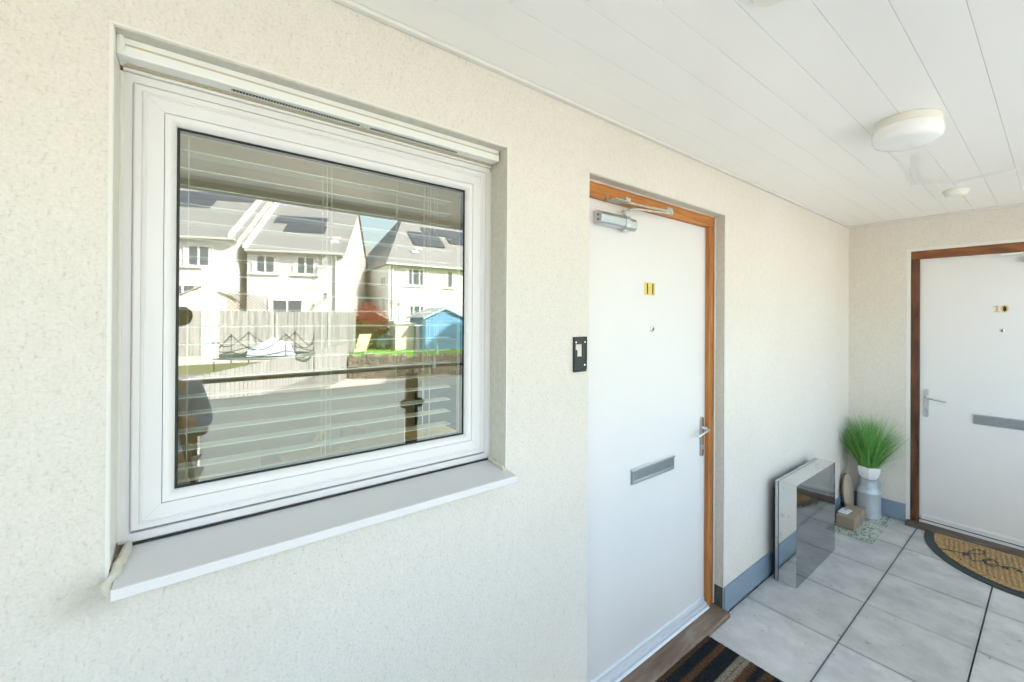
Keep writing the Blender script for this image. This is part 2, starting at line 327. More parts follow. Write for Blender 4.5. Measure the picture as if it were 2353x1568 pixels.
# ------------------------------------------------------------------ mesh helpers
class MB:
    def __init__(s): s.v = []; s.f = []; s.tint = []
    def add(s, vs, fs):
        k = len(s.v); s.v += [tuple(v) for v in vs]; s.f += [tuple(i+k for i in f) for f in fs]
        return s
    def box(s, x0, x1, y0, y1, z0, z1, M=None):
        vs = [Vector(p) for p in ((x0,y0,z0),(x1,y0,z0),(x1,y1,z0),(x0,y1,z0),(x0,y0,z1),(x1,y0,z1),(x1,y1,z1),(x0,y1,z1))]
        if M: vs = [M @ v for v in vs]
        return s.add(vs, [(0,3,2,1),(4,5,6,7),(0,1,5,4),(1,2,6,5),(2,3,7,6),(3,0,4,7)])
    def cyl(s, a, b, r, r2=None, n=16):
        a, b = Vector(a), Vector(b); r2 = r if r2 is None else r2
        q = (b-a).to_track_quat('Z', 'Y'); k = len(s.v)
        for c, rr in ((a, r), (b, r2)):
            for i in range(n):
                t = 2*math.pi*i/n; s.v.append(tuple(c + q @ Vector((rr*math.cos(t), rr*math.sin(t), 0))))
        s.f += [(k+i, k+(i+1) % n, k+n+(i+1) % n, k+n+i) for i in range(n)]
        s.f += [tuple(k+i for i in reversed(range(n))), tuple(k+n+i for i in range(n))]
        return s
    def tube(s, pts, r, n=8):
        pts = [Vector(p) for p in pts]; k = len(s.v); up = None
        for j, p in enumerate(pts):
            d = (pts[min(j+1, len(pts)-1)]-pts[max(j-1, 0)]).normalized()
            if up is None: up = d.orthogonal().normalized()
            up = (up - d*up.dot(d)).normalized(); w = d.cross(up)
            rr = r[j] if isinstance(r, (list, tuple)) else r
            for i in range(n):
                t = 2*math.pi*i/n; s.v.append(tuple(p + (up*math.cos(t)+w*math.sin(t))*rr))
        for j in range(len(pts)-1):
            s.f += [(k+j*n+i, k+j*n+(i+1) % n, k+(j+1)*n+(i+1) % n, k+(j+1)*n+i) for i in range(n)]
        s.f += [tuple(k+i for i in reversed(range(n))), tuple(k+(len(pts)-1)*n+i for i in range(n))]
        return s
    def lathe(s, prof, c, n=32, axis='Z'):
        c = Vector(c); k = len(s.v); m_ = len(prof)
        for i in range(n):
            t = 2*math.pi*i/n
            for r, z in prof:
                if axis == 'Z': p = Vector((r*math.cos(t), r*math.sin(t), z))
                elif axis == 'Y': p = Vector((r*math.cos(t), z, r*math.sin(t)))
                else: p = Vector((z, r*math.cos(t), r*math.sin(t)))
                s.v.append(tuple(c+p))
        for i in range(n):
            for j in range(m_-1):
                a, b = k+i*m_+j, k+((i+1) % n)*m_+j
                s.f.append((a, b, b+1, a+1))
        return s
    def prism(s, poly, h0, h1, axis='z', M=None):
        """extrude 2-D polygon (a,b) between h0,h1 along axis"""
        def P(a, b, h): return {'z': Vector((a, b, h)), 'y': Vector((a, h, b)), 'x': Vector((h, a, b))}[axis]
        n = len(poly); vs = [P(a, b, h0) for a, b in poly] + [P(a, b, h1) for a, b in poly]
        if M: vs = [M @ v for v in vs]
        fs = [tuple(range(n)), tuple(range(2*n-1, n-1, -1))] + [(i, (i+1) % n, n+(i+1) % n, n+i) for i in range(n)]
        return s.add(vs, fs)
    def ring(s, x0, x1, z0, z1, prof, M=None):
        """mitred rectangular ring in the xz plane; prof = list of (inset, y)"""
        k = len(s.v)
        for d, y in prof:
            for x, z in ((x0+d, z0+d), (x1-d, z0+d), (x1-d, z1-d), (x0+d, z1-d)):
                v = Vector((x, y, z)); s.v.append(tuple(M @ v if M else v))
        for j in range(len(prof)-1):
            for i in range(4):
                a, b = k+4*j+i, k+4*j+(i+1) % 4
                s.f.append((a, b, b+4, a+4))
        return s
    def build(s, name, mt, parent=None, bevel=0, smooth=False, loc=None, mats=None):
        me = bpy.data.meshes.new(name); me.from_pydata(s.v, [], s.f); me.validate()
        bm = bmesh.new(); bm.from_mesh(me); bmesh.ops.recalc_face_normals(bm, faces=bm.faces)
        if bevel:
            es = [e for e in bm.edges if len(e.link_faces) == 2 and e.calc_face_angle(0) > .6]
            bmesh.ops.bevel(bm, geom=es, offset=bevel, segments=2, profile=.5, affect='EDGES', clamp_overlap=True)
        bm.to_mesh(me); bm.free()
        me.materials.append(mt)
        if smooth:
            me.polygons.foreach_set('use_smooth', [True]*len(me.polygons))
            try: me.set_sharp_from_angle(angle=R(40))
            except Exception: pass
        o = bpy.data.objects.new(name, me); COL.objects.link(o)
        if parent:
            o.parent = parent
            o.matrix_parent_inverse = Matrix.Translation(-parent.location) if (loc is None and parent.parent is None) else Matrix.Identity(4)
        if loc is not None: o.location = loc
        return o
def thing(name, label, cat, loc=(0, 0, 0), group=None):
    o = bpy.data.objects.new(name, None); COL.objects.link(o); o.location = loc; o.empty_display_size = .1
    o['label'] = label; o['category'] = cat
    if group: o['group'] = group
    return o
def tag(o, label, cat, group=None):
    o['label'] = label; o['category'] = cat
    if group: o['group'] = group
    return o
def struct(o): o['kind'] = 'structure'; return o
def lab(o, l): o['label'] = l; return o

def wall_open(mb, a0, a1, z0, z1, d0, d1, openings, axis='y'):
    """wall slab: spans a0..a1 along x (axis 'y') or along y (axis 'x'), between depths d0 (front) and d1, with rectangular openings"""
    xs = sorted({a0, a1, *[v for o in openings for v in o[:2]]}); zs = sorted({z0, z1, *[v for o in openings for v in o[2:]]})
    inside = lambda x, z: any(o[0] < x < o[1] and o[2] < z < o[3] for o in openings)
    def P(a, d, z): return (a, d, z) if axis == 'y' else (d, a, z)
    cell = {}
    for i in range(len(xs)-1):
        for j in range(len(zs)-1):
            cell[i, j] = not inside((xs[i]+xs[i+1])/2, (zs[j]+zs[j+1])/2)
    for (i, j), on in cell.items():
        if not on: continue
        A, B, Z0, Z1 = xs[i], xs[i+1], zs[j], zs[j+1]
        for d in (d0, d1): mb.add([P(A, d, Z0), P(B, d, Z0), P(B, d, Z1), P(A, d, Z1)], [(0, 1, 2, 3)])
        if not cell.get((i-1, j), False): mb.add([P(A, d0, Z0), P(A, d1, Z0), P(A, d1, Z1), P(A, d0, Z1)], [(0, 1, 2, 3)])
        if not cell.get((i+1, j), False): mb.add([P(B, d0, Z0), P(B, d1, Z0), P(B, d1, Z1), P(B, d0, Z1)], [(0, 1, 2, 3)])
        if not cell.get((i, j-1), False): mb.add([P(A, d0, Z0), P(B, d0, Z0), P(B, d1, Z0), P(A, d1, Z0)], [(0, 1, 2, 3)])
        if not cell.get((i, j+1), False): mb.add([P(A, d0, Z1), P(B, d0, Z1), P(B, d1, Z1), P(A, d1, Z1)], [(0, 1, 2, 3)])
    return mb

# ------------------------------------------------------------------ key dimensions (metres)
WX0, WX1, WZ0, WZ1 = -.113, .784, 1.0985, 2.142         # window opening
DX0, DX1, DZ1 = 1.162, 2.185, 2.146                     # door opening
ZC, XE = 2.379, 4.2735                                  # soffit height, end wall
YO = -1.93                                              # outer edge of the walkway

# ------------------------------------------------------------------ ground
g = MB(); g.add([(-400, -17.5, -.9), (-400, -1.95, -.9), (400, -1.95, -.9), (400, -17.5, -.9)], [(0, 1, 2, 3)])
struct(g.build('yard', m_yard))
g = MB(); g.add([(-400, -600, -.06), (-400, -17.5, -.06), (4.92, -17.5, -.06), (400, -17.5, -.06), (400, -600, -.06)], [(0, 1, 2, 3, 4)])
g.add([(-400, -17.5, -.9), (-400, -17.5, -.06), (4.92, -17.5, -.06), (4.92, -17.5, -.9)], [(0, 1, 2, 3)])
struct(g.build('ground', m_field))
g = MB(); g.box(-400, 400, 0, 600, -.9, -.02)
struct(g.build('rear_ground', m_field))
# left garden level behind the raked fence
g = MB(); g.add([(-12, -24.9, -.05), (5.1, -24.9, -.05), (5.1, -17.5, -.05), (-12, -17.5, -.05)], [(0, 1, 2, 3)])
struct(g.build('garden_path', m_yard))
g = MB(); g.prism([(-12, -17.5), (4.86, -17.5), (-.6, -7.9), (-12, -7.9)], -.9, -.35)
struct(g.build('garden_ground', mat('shade_toned_gravel', (.17, .175, .18), .95, noise=(12, .6, (.24, .245, .24)))))  # shade behind the fence is put into this dark grey
# lawn terrace
lawn_poly = [(4.95, -17.35), (7.0, -16.0), (14, -15.2), (30, -15.2), (30, -24.6), (10.5, -25.0), (9.0, -24.2), (5.2, -21.3)]
g = MB(); g.prism(lawn_poly, -.9, 0)
o = g.build('lawn', m_grass); o['kind'] = 'structure'
# grass tufts
g = MB(); rr = random.Random(3)
for _ in range(5200):
    x = rr.uniform(5.3, 11); y = rr.uniform(-23.5, -15.9)
    if y > -17.35+(x-4.95)*.66-.15 and x < 7: continue
    if y < -21.3-(x-5.2)*.75+.1: continue
    h = rr.uniform(.03, .08); a = rr.uniform(0, 6.28); dx, dy = .02*math.cos(a), .02*math.sin(a)
    g.add([(x-dx, y-dy, 0), (x+dx, y+dy, 0), (x+rr.uniform(-.03, .03), y+rr.uniform(-.03, .03), h)], [(0, 1, 2)])
o = g.build('grass', m_grass); o['kind'] = 'stuff'; o['label'] = 'bright short grass of the lawn reflected in the window'; 

# ------------------------------------------------------------------ walkway slab with paving tiles
g = MB(); g.box(-9, 6.4, YO-.02, .3, -.9, -.035)
struct(g.build('walkway_base', m_joint))
g = MB(); T = .45; tint = []
xs0 = 2.4152; ys = [(-.0235, -.4705)]
rows = []; y = -.0205
rows = [(-.0195, -.4715), (-.4785, -.9210), (-.9280, -1.3705), (-1.3775, -1.82), (-1.827, YO)]
rt = random.Random(11)
for ri, (y1, y0) in enumerate(rows):
    k = -26
    while True:
        x0 = xs0+k*T+.0016; x1 = xs0+(k+1)*T-.0016; k += 1
        if x0 > 4.26: break
        x1 = min(x1, 4.262)
        if ri == 0 and x1 < 2.19: yy1 = -.04
        elif ri == 0 and x0 < 2.19: yy1 = y1
        else: yy1 = y1
        dz = rt.uniform(-.0012, .0012); n0 = len(g.f)
        j0 = rt.uniform(-.001, .001)
        g.box(x0+j0, x1+j0, y0, yy1, -.034, dz)
        c = rt.uniform(.86, 1.04); tint += [(c, c, c*rt.uniform(.985, 1.02), 1)]*6
pav = g.build('paving', m_paver)
ca = pav.data.color_attributes.new('tint', 'FLOAT_COLOR', 'CORNER')
cols = []
for p, t in zip(pav.data.polygons, tint):
    cols += list(t)*p.loop_total
ca.data.foreach_set('color', cols)
struct(pav)

# ------------------------------------------------------------------ the block of flats
B = thing('apartment_building', 'cream rendered block of flats with white boarded soffit over its walkway', 'building', (0, 0, 0))
door2 = (-1.44, -.397, -.02, 2.137)
g = MB(); wall_open(g, -9, XE+.0, -.05, 2.6, 0, .27, [(WX0, WX1, WZ0-.02, WZ1), (DX0, DX1, -.04, DZ1)])
lab(g.build('wall', m_render, B), 'cream roughcast wall with the window and door 11')
g = MB(); wall_open(g, YO-.02, .3, -.05, 2.6, XE, XE+.27, [door2], axis='x')
lab(g.build('wall', m_render, B), 'cream end wall around door 10')
# grey reveals (thin liners butted inside the openings)
g = MB()
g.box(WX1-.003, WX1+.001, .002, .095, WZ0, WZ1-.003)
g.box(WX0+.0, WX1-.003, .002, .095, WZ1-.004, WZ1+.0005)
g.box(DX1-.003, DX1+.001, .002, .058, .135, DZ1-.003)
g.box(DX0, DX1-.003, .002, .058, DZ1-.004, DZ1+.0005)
lab(g.build('reveal', m_reveal, B), 'grey render lining inside the openings')
g = MB()
g.box(DX1-.0035, DX1+.001, .002, .058, .0, .133)
lab(g.build('reveal', m_edge_shade, B), 'dark cut end of the skirting at the door reveal')
g = MB(); g.box(WX0-.0055, WX0-.0005, -.0012, .006, WZ0-.03, WZ1-.0015); g.box(WX0-.0055, WX1+.005, -.0012, .006, WZ1-.001, WZ1+.004); g.box(WX1, WX1+.005, -.0012, .004, WZ0-.0, WZ1-.0015)
lab(g.build('corner_bead', m_bead, B), 'pale beading round the window opening')
g = MB(); g.box(DX0-.003, DX1+.004, -.0012, .004, DZ1, DZ1+.003); g.box(DX1, DX1+.004, -.0012, .004, .135, DZ1)
lab(g.build('corner_bead', m_bead, B), 'pale beading round the opening of door 11')
g = MB(); g.box(WX0-.0004, WX0+.001, .0005, .094, WZ0, WZ1-.005)  # left reveal lined in the paler bead colour
lab(g.build('reveal', m_bead, B), 'paler left reveal of the window')
g = MB(); g.box(XE-.0015, XE+.012, -.418, -.394, .0, 2.1195); g.box(XE-.0015, XE+.012, -1.46, -.394, 2.12, 2.140); g.box(XE-.0015, XE+.012, -1.46, -1.437, .0, 2.1195)
lab(g.build('corner_bead', m_bead, B), 'white plaster edge round door 10')
# slate skirting
g = MB()
x = DX1+.001
for x2 in (2.78, 3.38, 3.98, XE-.012):
    g.box(x+.001, x2-.001, -.012, .0, .001, .134); x = x2
lab(g.build('skirting', m_slate, B, bevel=.0015), 'blue-grey slate skirting at the foot of the wall')
g = MB(); g.box(XE-.012, XE, -.394, -.001, .001, .138)
lab(g.build('skirting', m_slate, B, bevel=.0015), 'darker slate skirting on the end wall')
# soffit
g = MB(); y = -.018; yb = [0.0]
while y > YO: yb.append(y); y -= .1268
yb.append(YO+.01)
for i in range(len(yb)-1):
    g.box(-9, XE-.001, yb[i+1]+.0007, yb[i]-.0007 if i else -.001, ZC, ZC+.012)
lab(g.build('soffit', m_soffit, B, bevel=.0010), 'glossy white boarded soffit')
g = MB(); g.box(-9, XE-.001, YO, -.0005, ZC+.003, ZC+.05)  # backing a little darker than the soffit boards
lab(g.build('soffit_backing', m_groove, B), 'backing seen in the grooves between the soffit boards')
g = MB()
g.box(-9, XE, -.020, -.0005, ZC-.012, ZC-.0005); g.box(XE-.018, XE-.0005, YO, -.0205, ZC-.010, ZC-.0005)
lab(g.build('soffit_trim', m_bead, B, bevel=.003), 'white edge trim where the soffit meets the walls')
# faint grey ribbon on the boards (thin film)
def ribbon(pts, ws, z):
    n = len(pts); vs = []; fs = []
    for i, p in enumerate(pts):
        a = Vector(pts[max(i-1, 0)]); b_ = Vector(pts[min(i+1, n-1)]); d = (b_-a).normalized(); nn = Vector((-d.y, d.x))
        for s_ in (1, -1): q = Vector(p)+nn*ws[i]*s_; vs.append((q.x, q.y, z))
    fs = [(2*i, 2*i+1, 2*i+3, 2*i+2) for i in range(n-1)]
    return vs, fs
for pts_, w_ in (([(2.635, -0.726), (2.746, -0.707), (2.89, -0.677), (3.047, -0.663), (3.175, -0.678), (3.25, -0.72), (3.304, -0.766), (3.324, -0.816), (3.311, -0.872), (3.287, -0.935), (3.279, -0.993), (3.283, -1.049)], [.012, .014, .012, .016, .020, .017, .012, .008, .015, .018, .024, .022]), ([(2.685, -0.653), (2.855, -0.645), (3.061, -0.629), (3.209, -0.612), (3.272, -0.629)], [.006, .010, .012, .016, .010])):
    vs_, fs_ = ribbon(pts_, w_, ZC-.0005); g = MB(); g.add(vs_, fs_); lab(g.build('grey_ribbon', m_film, B), 'faint grey ribbon on the soffit by the lamp')
# fascia, and an unseen upper floor kept low to shorten its shadow
g = MB(); g.box(-9, XE, YO-.03, YO, ZC-.05, 2.75); g.box(-9, 6.4, YO, 3.5, 2.62, 3.3)
lab(g.build('upper_storey', m_farwall, B), 'upper floor over the walkway, kept low for a shorter shadow')
g = MB(); g.box(-2.6, -2.35, YO, -.001, -.04, ZC-.013)  # unseen wall added to hold back light from the left
lab(g.build('wall', m_render, B), 'unseen cream side wall added to cut light from the left end of the walkway')
g = MB(); g.box(XE+.275, 6.4, YO, 3.5, -.5, 2.61); g.prism([(10.5, -.9), (10.5, 8.2), (20.1, 15.8), (26, 15.8), (26, -.9)], -2.2, 9, axis='y')  # unseen tall block, roof slope set for the shadow edge on the lawn
lab(g.build('wing', m_farwall, B), 'unseen wing of the flats, its tall block shaped to shade the lawn')
# room behind the window
g = MB(); wall_open(g, -1.1, 3.9, 0, 2.55, 3.2, 3.4, [(.072, .178, 1.22, 1.975), (2.5, 3.5, .9, 2.2)])  # wide unseen rear opening added to let light into the room
wall_open(g, .27, 3.4, 0, 2.55, -1.2, -1.1, [(1.2, 2.4, .9, 2.1)], axis='x'); g.box(3.9, 4.0, .27, 3.4, 0, 2.55); g.box(-1.2, 4.0, .27, 3.4, 2.45, 2.6)  # unseen side opening added for more light in the room
g.box(-1.0995, WX0, .2705, .275, 0, 2.45); g.box(WX1, 3.8995, .2705, .275, 0, 2.45)
g.box(.9, .98, 1.7, 3.2, 0, 2.45) if False else None
lab(g.build('interior_wall', m_inwall, B), 'beige room walls seen through the glass')
g = MB(); g.box(-1.1, 3.9, .275, 3.2, -.02, .02)
lab(g.build('interior_floor', m_infloor, B), 'brown floor of the room')
g = MB(); g.box(WX0+.002, WX1-.002, .14, .27, WZ0+.03, WZ0+.055)
lab(g.build('window_board', m_whiteint, B, bevel=.004), 'white inner window board')

# ---- the window (part) with its sub-parts
FX0, FX1, FZ0, FZ1 = WX0+.0005, WX1-.0035, 1.1015, 2.096
YF = .095
g = MB(); g.ring(FX0, FX1, FZ0, FZ1, [(0, .165), (0, YF+.004), (.003, YF), (.019, YF), (.0205, YF+.002), (.0205, .165)])
win = g.build('window', m_upvc, B); lab(win, 'white plastic window with a single reflective pane')
SX0, SX1, SZ0, SZ1 = -.0915, .7565, 1.1285, 2.0725
g = MB(); g.ring(SX0, SX1, SZ0, SZ1, [(0, .150), (0, .0895), (.0025, .0865), (.0125, .0862), (.0135, .0875), (.0145, .0850), (.019, .0838), (.0205, .0850), (.022, .0858), (.048, .0858), (.0485, .10)])
lab(g.build('sash', m_upvc, win, smooth=False), 'white sash frame with moulded edge')
d = .049
g = MB(); g.ring(SX0+d, SX1-d, SZ0+d, SZ1-d, [(-.0005, .10), (0, .0872), (.002, .0866), (.0045, .0872), (.0075, .0885), (.012, .0915), (.0165, .0965), (.0195, .1015), (.0195, .106)])
lab(g.build('glazing_bead', m_upvc, win, smooth=True), 'sloping white glazing bead')
GX0, GX1, GZ0, GZ1 = SX0+d+.0195, SX1-d-.0195, SZ0+d+.0195, SZ1-d-.0195
g = MB(); g.ring(GX0, GX1, GZ0, GZ1, [(-.001, .1050), (.0040, .1040), (.0052, .1058)])
g.ring(GX0, GX1, GZ0, GZ1, [(-.004, .1075), (.0052, .1075), (.0052, .124), (-.004, .124)])
lab(g.build('gasket', m_gasket, win), 'black rubber seal round the pane')
g = MB(); g.add([(GX0-.002, .1062, GZ0-.002), (GX1+.002, .1062, GZ0-.002), (GX1+.002, .1062, GZ1+.002), (GX0-.002, .1062, GZ1+.002)], [(0, 1, 2, 3)])
lab(g.build('glass_pane', m_glass, win), 'double glazed pane mirroring the houses opposite')
g = MB(); g.ring(GX0, GX1, GZ0, GZ1, [(-.004, .126), (-.004, .15), (.002, .152), (.002, .128)])
lab(g.build('inner_bead', m_upvc, win), 'inner edge of the sash')
# outside sill
SL, SR = WX0+.008, .793
g = MB()
g.prism([(-.052, 1.0795), (.094, 1.0985), (.094, 1.088), (-.047, 1.068)], SL, SR, axis='x')
lab(g.build('window_sill', m_sill, win, bevel=.0012), 'grey projecting window sill')
g = MB(); g.box(SL-.001, SR+.001, -.0555, -.0475, 1.0595, 1.0800)
lab(g.build('sill_nosing', m_upvc, win, bevel=.0015), 'white front edge of the sill')
g = MB(); g.box(FX0+.02, FX1-.004, .090, .0945, 1.0985, 1.1025)  # solid dark strip fills the gap beneath the frame
lab(g.build('gasket', m_gasket, win), 'dark strip set in the gap beneath the frame')
# sealant at both ends of the sill
rs = random.Random(5)
g = MB(); g.tube([(SL+.012-.014*t+rs.uniform(-.002, .002), .088-.105*t, 1.108-.022*t) for t in [i/9 for i in range(10)]], [.004, .007, .008, .0085, .008, .009, .0085, .0075, .009, .005], n=8)
g.tube([(SL-.002, -.014, 1.088), (SL-.010, -.022, 1.079), (SL-.006, -.028, 1.068), (SL-.002, -.040, 1.061)], [.006, .009, .008, .003], n=8)
lab(g.build('sealant', m_seal, win, smooth=True), 'lumpy peeling sealant at the left sill end')
g = MB(); g.prism([(.088, 1.099), (.088, 1.113), (.003, 1.099), (-.004, 1.091), (-.004, 1.0865)], .772, .7815, axis='x')
g.tube([(.783, .088, 1.112), (.784, .045, 1.105), (.784, .002, 1.0985)], .0028, n=6)
lab(g.build('sealant', m_seal, win, bevel=.002), 'yellowed sealant strip at the right sill end')
# vent hood at the head of the window
g = MB()
g.prism([(.036, 2.126), (.036, 2.1375), (.072, 2.1375), (.095, 2.1375), (.095, 2.110), (.070, 2.1015), (.034, 2.1015), (.033, 2.104), (.033, 2.1205), (.040, 2.1225), (.040, 2.125)], WX0+.006, WX1-.009, axis='x')
gh = MB(); gh.box(WX0+.006, WX1-.009, .0345, .0395, 2.1208, 2.1255)
gs_ = MB(); gs_.tube([(WX0+.0035+rs.uniform(-.0004, .0004), .0925, 1.112+.098*i) for i in range(11)], .0042, n=6); lab(gs_.build('sealant', m_bead, win, smooth=True), 'pale sealant added to lighten the left crease of the frame')  # pale beads added to lighten the dark crease beside the frame
gs_ = MB(); gs_.tube([(WX1-.0045, .0935, 1.112+.097*i) for i in range(11)], .0022, n=6); lab(gs_.build('sealant', m_bead, win, smooth=True), 'pale sealant added to lighten the right crease of the frame')
hood = lab(g.build('ventilator', m_upvc2, win), 'slim white vent hood above the sash')
lab(gh.build('groove', m_brown, win), 'brown line along the vent hood')  # brown strip set into the front groove of the hood
g = MB(); g.box(WX0+.008, WX1-.009, .0715, .0850, 2.0990, 2.1012); lab(g.build('groove', m_brown, win), 'brown line under the vent hood')
g = MB(); g.box(WX0+.001, WX0+.012, .030, .085, 2.100, 2.139); g.tube([(WX0+.006, .032, 2.139), (WX0+.008, .034, 2.118), (WX0+.012, .05, 2.102)], .006)
lab(g.build('end_cap', m_upvc2, win, bevel=.002), 'lumpy end of the vent hood')
for xx_, zz_, sx_, sz_ in ((SX0, SZ0, 1, 1), (SX1, SZ0, -1, 1), (SX0, SZ1, 1, -1), (SX1, SZ1, -1, -1)):
    g = MB(); g.tube([(xx_+sx_*.0215, .0857, zz_+sz_*.0215), (xx_+sx_*.0478, .0857, zz_+sz_*.0478)], .0004, n=4); lab(g.build('mitre_joint', m_mitre, win), 'fine welded mitre line at a sash corner')
g = MB(); g.box(WX0+.006, WX1-.006, .086, .0955, 2.094, 2.103)
lab(g.build('head_trim', m_upvc2, win, bevel=.001), 'beige trim under the vent hood')
for xa, xb in ((.070, .345), (.372, .632)):
    g = MB(); g.box(xa, xb, .050, .0585, 2.0998, 2.1013); 
    g2 = MB(); n = int((xb-xa)/.006)
    for i in range(n): g2.box(xa+.006*i+.0012, xa+.006*i+.0022, .049, .060, 2.0990, 2.0999)
    lab(g.build('vent_slot', m_black, win), 'dark slotted grille in the vent hood')
    lab(g2.build('vent_grille', m_upvc2, win), 'fine white bars across the vent slot')
g = MB(); g.cyl((.358, .054, 2.096), (.358, .054, 2.1012), .006, n=12); g.box(.350, .366, .048, .060, 2.0995, 2.1012)
lab(g.build('vent_clip', m_seal, win), 'small clip between the two vent slots')

# ---- door 11
def letterplate(par, M, w, h, label):
    g = MB(); g.box(-w/2, w/2, -.010, 0, -h/2, h/2, M)
    f_ = lab(g.build('letterbox', m_satin, par, bevel=.003), label)
    return f_
LEAF1 = .088
g = MB(); g.box(1.2225, 2.1315, LEAF1, LEAF1+.045, .028, 2.083)
d1 = lab(g.build('front_door', m_door, B, bevel=.002), 'white flush door numbered 11 in an orange hardwood frame')
g = MB(); g.box(1.1665, 1.2215, .060, .15, .026, 2.0835); lab(g.build('door_frame', m_oak, d1, bevel=.002), 'orange hardwood jamb, hinge side')
g = MB(); g.box(2.1325, 2.1795, .060, .15, .026, 2.0835); lab(g.build('door_frame', m_oak, d1, bevel=.002), 'orange hardwood jamb, lock side')
g = MB(); g.box(1.1665, 2.1795, .0595, .15, 2.084, 2.141); lab(g.build('door_frame', m_oakH, d1, bevel=.002), 'orange hardwood head rail')
rs = random.Random(9); g = MB()
g.tube([(DX0+.004+i*.05, .0545, 2.1435+rs.uniform(-.0012, .0012)) for i in range(21)], [.0050+rs.uniform(-.001, .0015) for i in range(21)], n=6)
g.tube([(2.1815+rs.uniform(-.0006, .0006), .054, .03+i*.1) for i in range(22)], [.0042+rs.uniform(-.0006, .0006) for i in range(22)], n=6)
lab(g.build('sealant', m_bead, d1, smooth=True), 'white sealant bead round the hardwood frame')
g = MB(); g.box(2.1295, 2.1322, LEAF1-.004, LEAF1+.01, .05, 2.083); g.box(1.2215, 1.2235, LEAF1-.003, LEAF1+.01, .05, 2.083)
lab(g.build('draught_seal', m_bead, d1), 'thin pale seal beside the door leaf')
g = MB(); g.prism([(.062, .026), (.15, .026), (.15, .0), (-.045, .0), (-.045, .018), (-.038, .024)], DX0+.001, 2.181, axis='x')
lab(g.build('threshold', m_thr, d1, bevel=.002), 'worn brown timber threshold')
g = MB(); g.prism([(.088, .078), (.083, .078), (.078, .068), (.078, .052), (.064, .046), (.062, .030), (.088, .030)], 1.224, 2.130, axis='x')
g.prism([(.0615, .0265), (.0615, .036), (.052, .036), (.046, .0265)], 1.2225, 2.131, axis='x')
lab(g.build('weather_bar', m_alu, d1, bevel=.0008), 'pale aluminium weather bar at the foot of the door')
# number 11 plate
g = MB(); g.box(1.609, 1.690, LEAF1-.002, LEAF1, 1.694, 1.7535)
pl = lab(g.build('number_plate', m_brass, d1), 'small brass plate reading 11')
g = MB(); g.box(1.628, 1.6345, LEAF1-.0035, LEAF1-.002, 1.698, 1.7495); g.build('numeral', m_black, d1)
g = MB(); g.box(1.669, 1.6755, LEAF1-.0035, LEAF1-.002, 1.698, 1.7495); g.build('numeral', m_black, d1)
def spyhole(par, c, ax):
    g = MB(); pr = [(.0001, -.005), (.006, -.005), (.0075, -.0045), (.013, -.003), (.0145, 0)] if ax == 'Y' else [(.0001, -.005), (.006, -.005), (.0075, -.0045), (.013, -.003), (.0145, 0)]
    g.lathe(pr[1:], c, 24, ax); o = lab(g.build('spyhole', m_steel, par, smooth=True), 'round metal spyhole')
    g = MB(); g.lathe([(.0001, -.0053), (.004, -.0051), (.006, -.0045)], c, 16, ax); lab(g.build('spyhole_lens', m_lens, par, smooth=True), 'dark spyhole lens')
spyhole(d1, (1.671, LEAF1, 1.533), 'Y')
# letterbox 11
def letterbox(par, label, P):
    g = MB()
    def bx(a0, a1, n0, n1, z0, z1, bm): 
        c = [P(a, n, z) for a in (a0, a1) for n in (n0, n1) for z in (z0, z1)]
        xs = [q[0] for q in c]; ys_ = [q[1] for q in c]
        bm.box(min(xs), max(xs), min(ys_), max(ys_), z0, z1)
    bx(0, .328, 0, .004, 0, .072, g)
    lab(g.build('letterbox', m_satin, par, bevel=.0015), label)
    g = MB(); bx(.004, .324, .004, .012, .004, .064, g)
    lab(g.build('letter_flap', m_letter, par, bevel=.002), 'hinged letterbox flap')
    g = MB(); bx(.008, .320, .0121, .0140, .012, .0145, g); bx(.008, .320, .0121, .0140, .018, .0200, g); bx(.0, .328, .004, .015, .064, .072, g)
    lab(g.build('letter_ridge', m_steel, par, bevel=.0008), 'ridges along the letterbox')
letterbox(d1, 'grey metal letterbox on door 11', lambda a, n, z: (1.517+a, LEAF1-n, z))
for nm in ('letterbox', 'letter_flap', 'letter_ridge'):
    pass
def shift_last(k, dz):
    for o in list(COL.objects)[-k:]:
        for v in o.data.vertices: v.co.z += dz
shift_last(3, .827)
# lever handle: built from an origin frame (n = outwards, a = towards the hinge)
def handle(par, P, label, zc=.948):
    def stad(w, z0, z1, n0, n1):
        pts = []
        for i in range(13):
            t = math.pi*i/12; pts.append((w*math.cos(t), z1-w+w*math.sin(t)))
        for i in range(13):
            t = math.pi+math.pi*i/12; pts.append((w*math.cos(t), z0+w+w*math.sin(t)))
        n = len(pts); vs = [P(a, n0, z) for a, z in pts]+[P(a*.8, n1, zc+(z-zc)*.975) for a, z in pts]
        return vs, [tuple(range(n)), tuple(range(2*n-1, n-1, -1))]+[(i, (i+1) % n, n+(i+1) % n, n+i) for i in range(n)]
    g = MB(); g.add(*stad(.0165, .837, 1.055, 0, .009))
    lab(g.build('handle_plate', m_steel, par, smooth=True), label)
    g = MB(); g.tube([P(0, .009, .995), P(0, .03, .995), P(.002, .045, .995), P(.012, .053, .993), P(.03, .055, .990), P(.07, .056, .983), P(.115, .056, .975), P(.122, .056, .973)], [.0105, .0095, .0095, .0095, .0085, .0075, .0062, .004], n=12)
    lab(g.build('handle', m_steel, par, smooth=True), 'polished lever')
    g = MB(); g.tube([P(0, .008, .898), P(0, .0125, .898)], .0065, n=14); g.box(*sorted((P(-.003, .008, 0)[0], P(.003, .0125, 0)[0])), *sorted((P(-.003, .008, 0)[1], P(.003, .0125, 0)[1])), .880, .898)
    lab(g.build('keyhole', m_satin, par), 'euro lock cylinder')
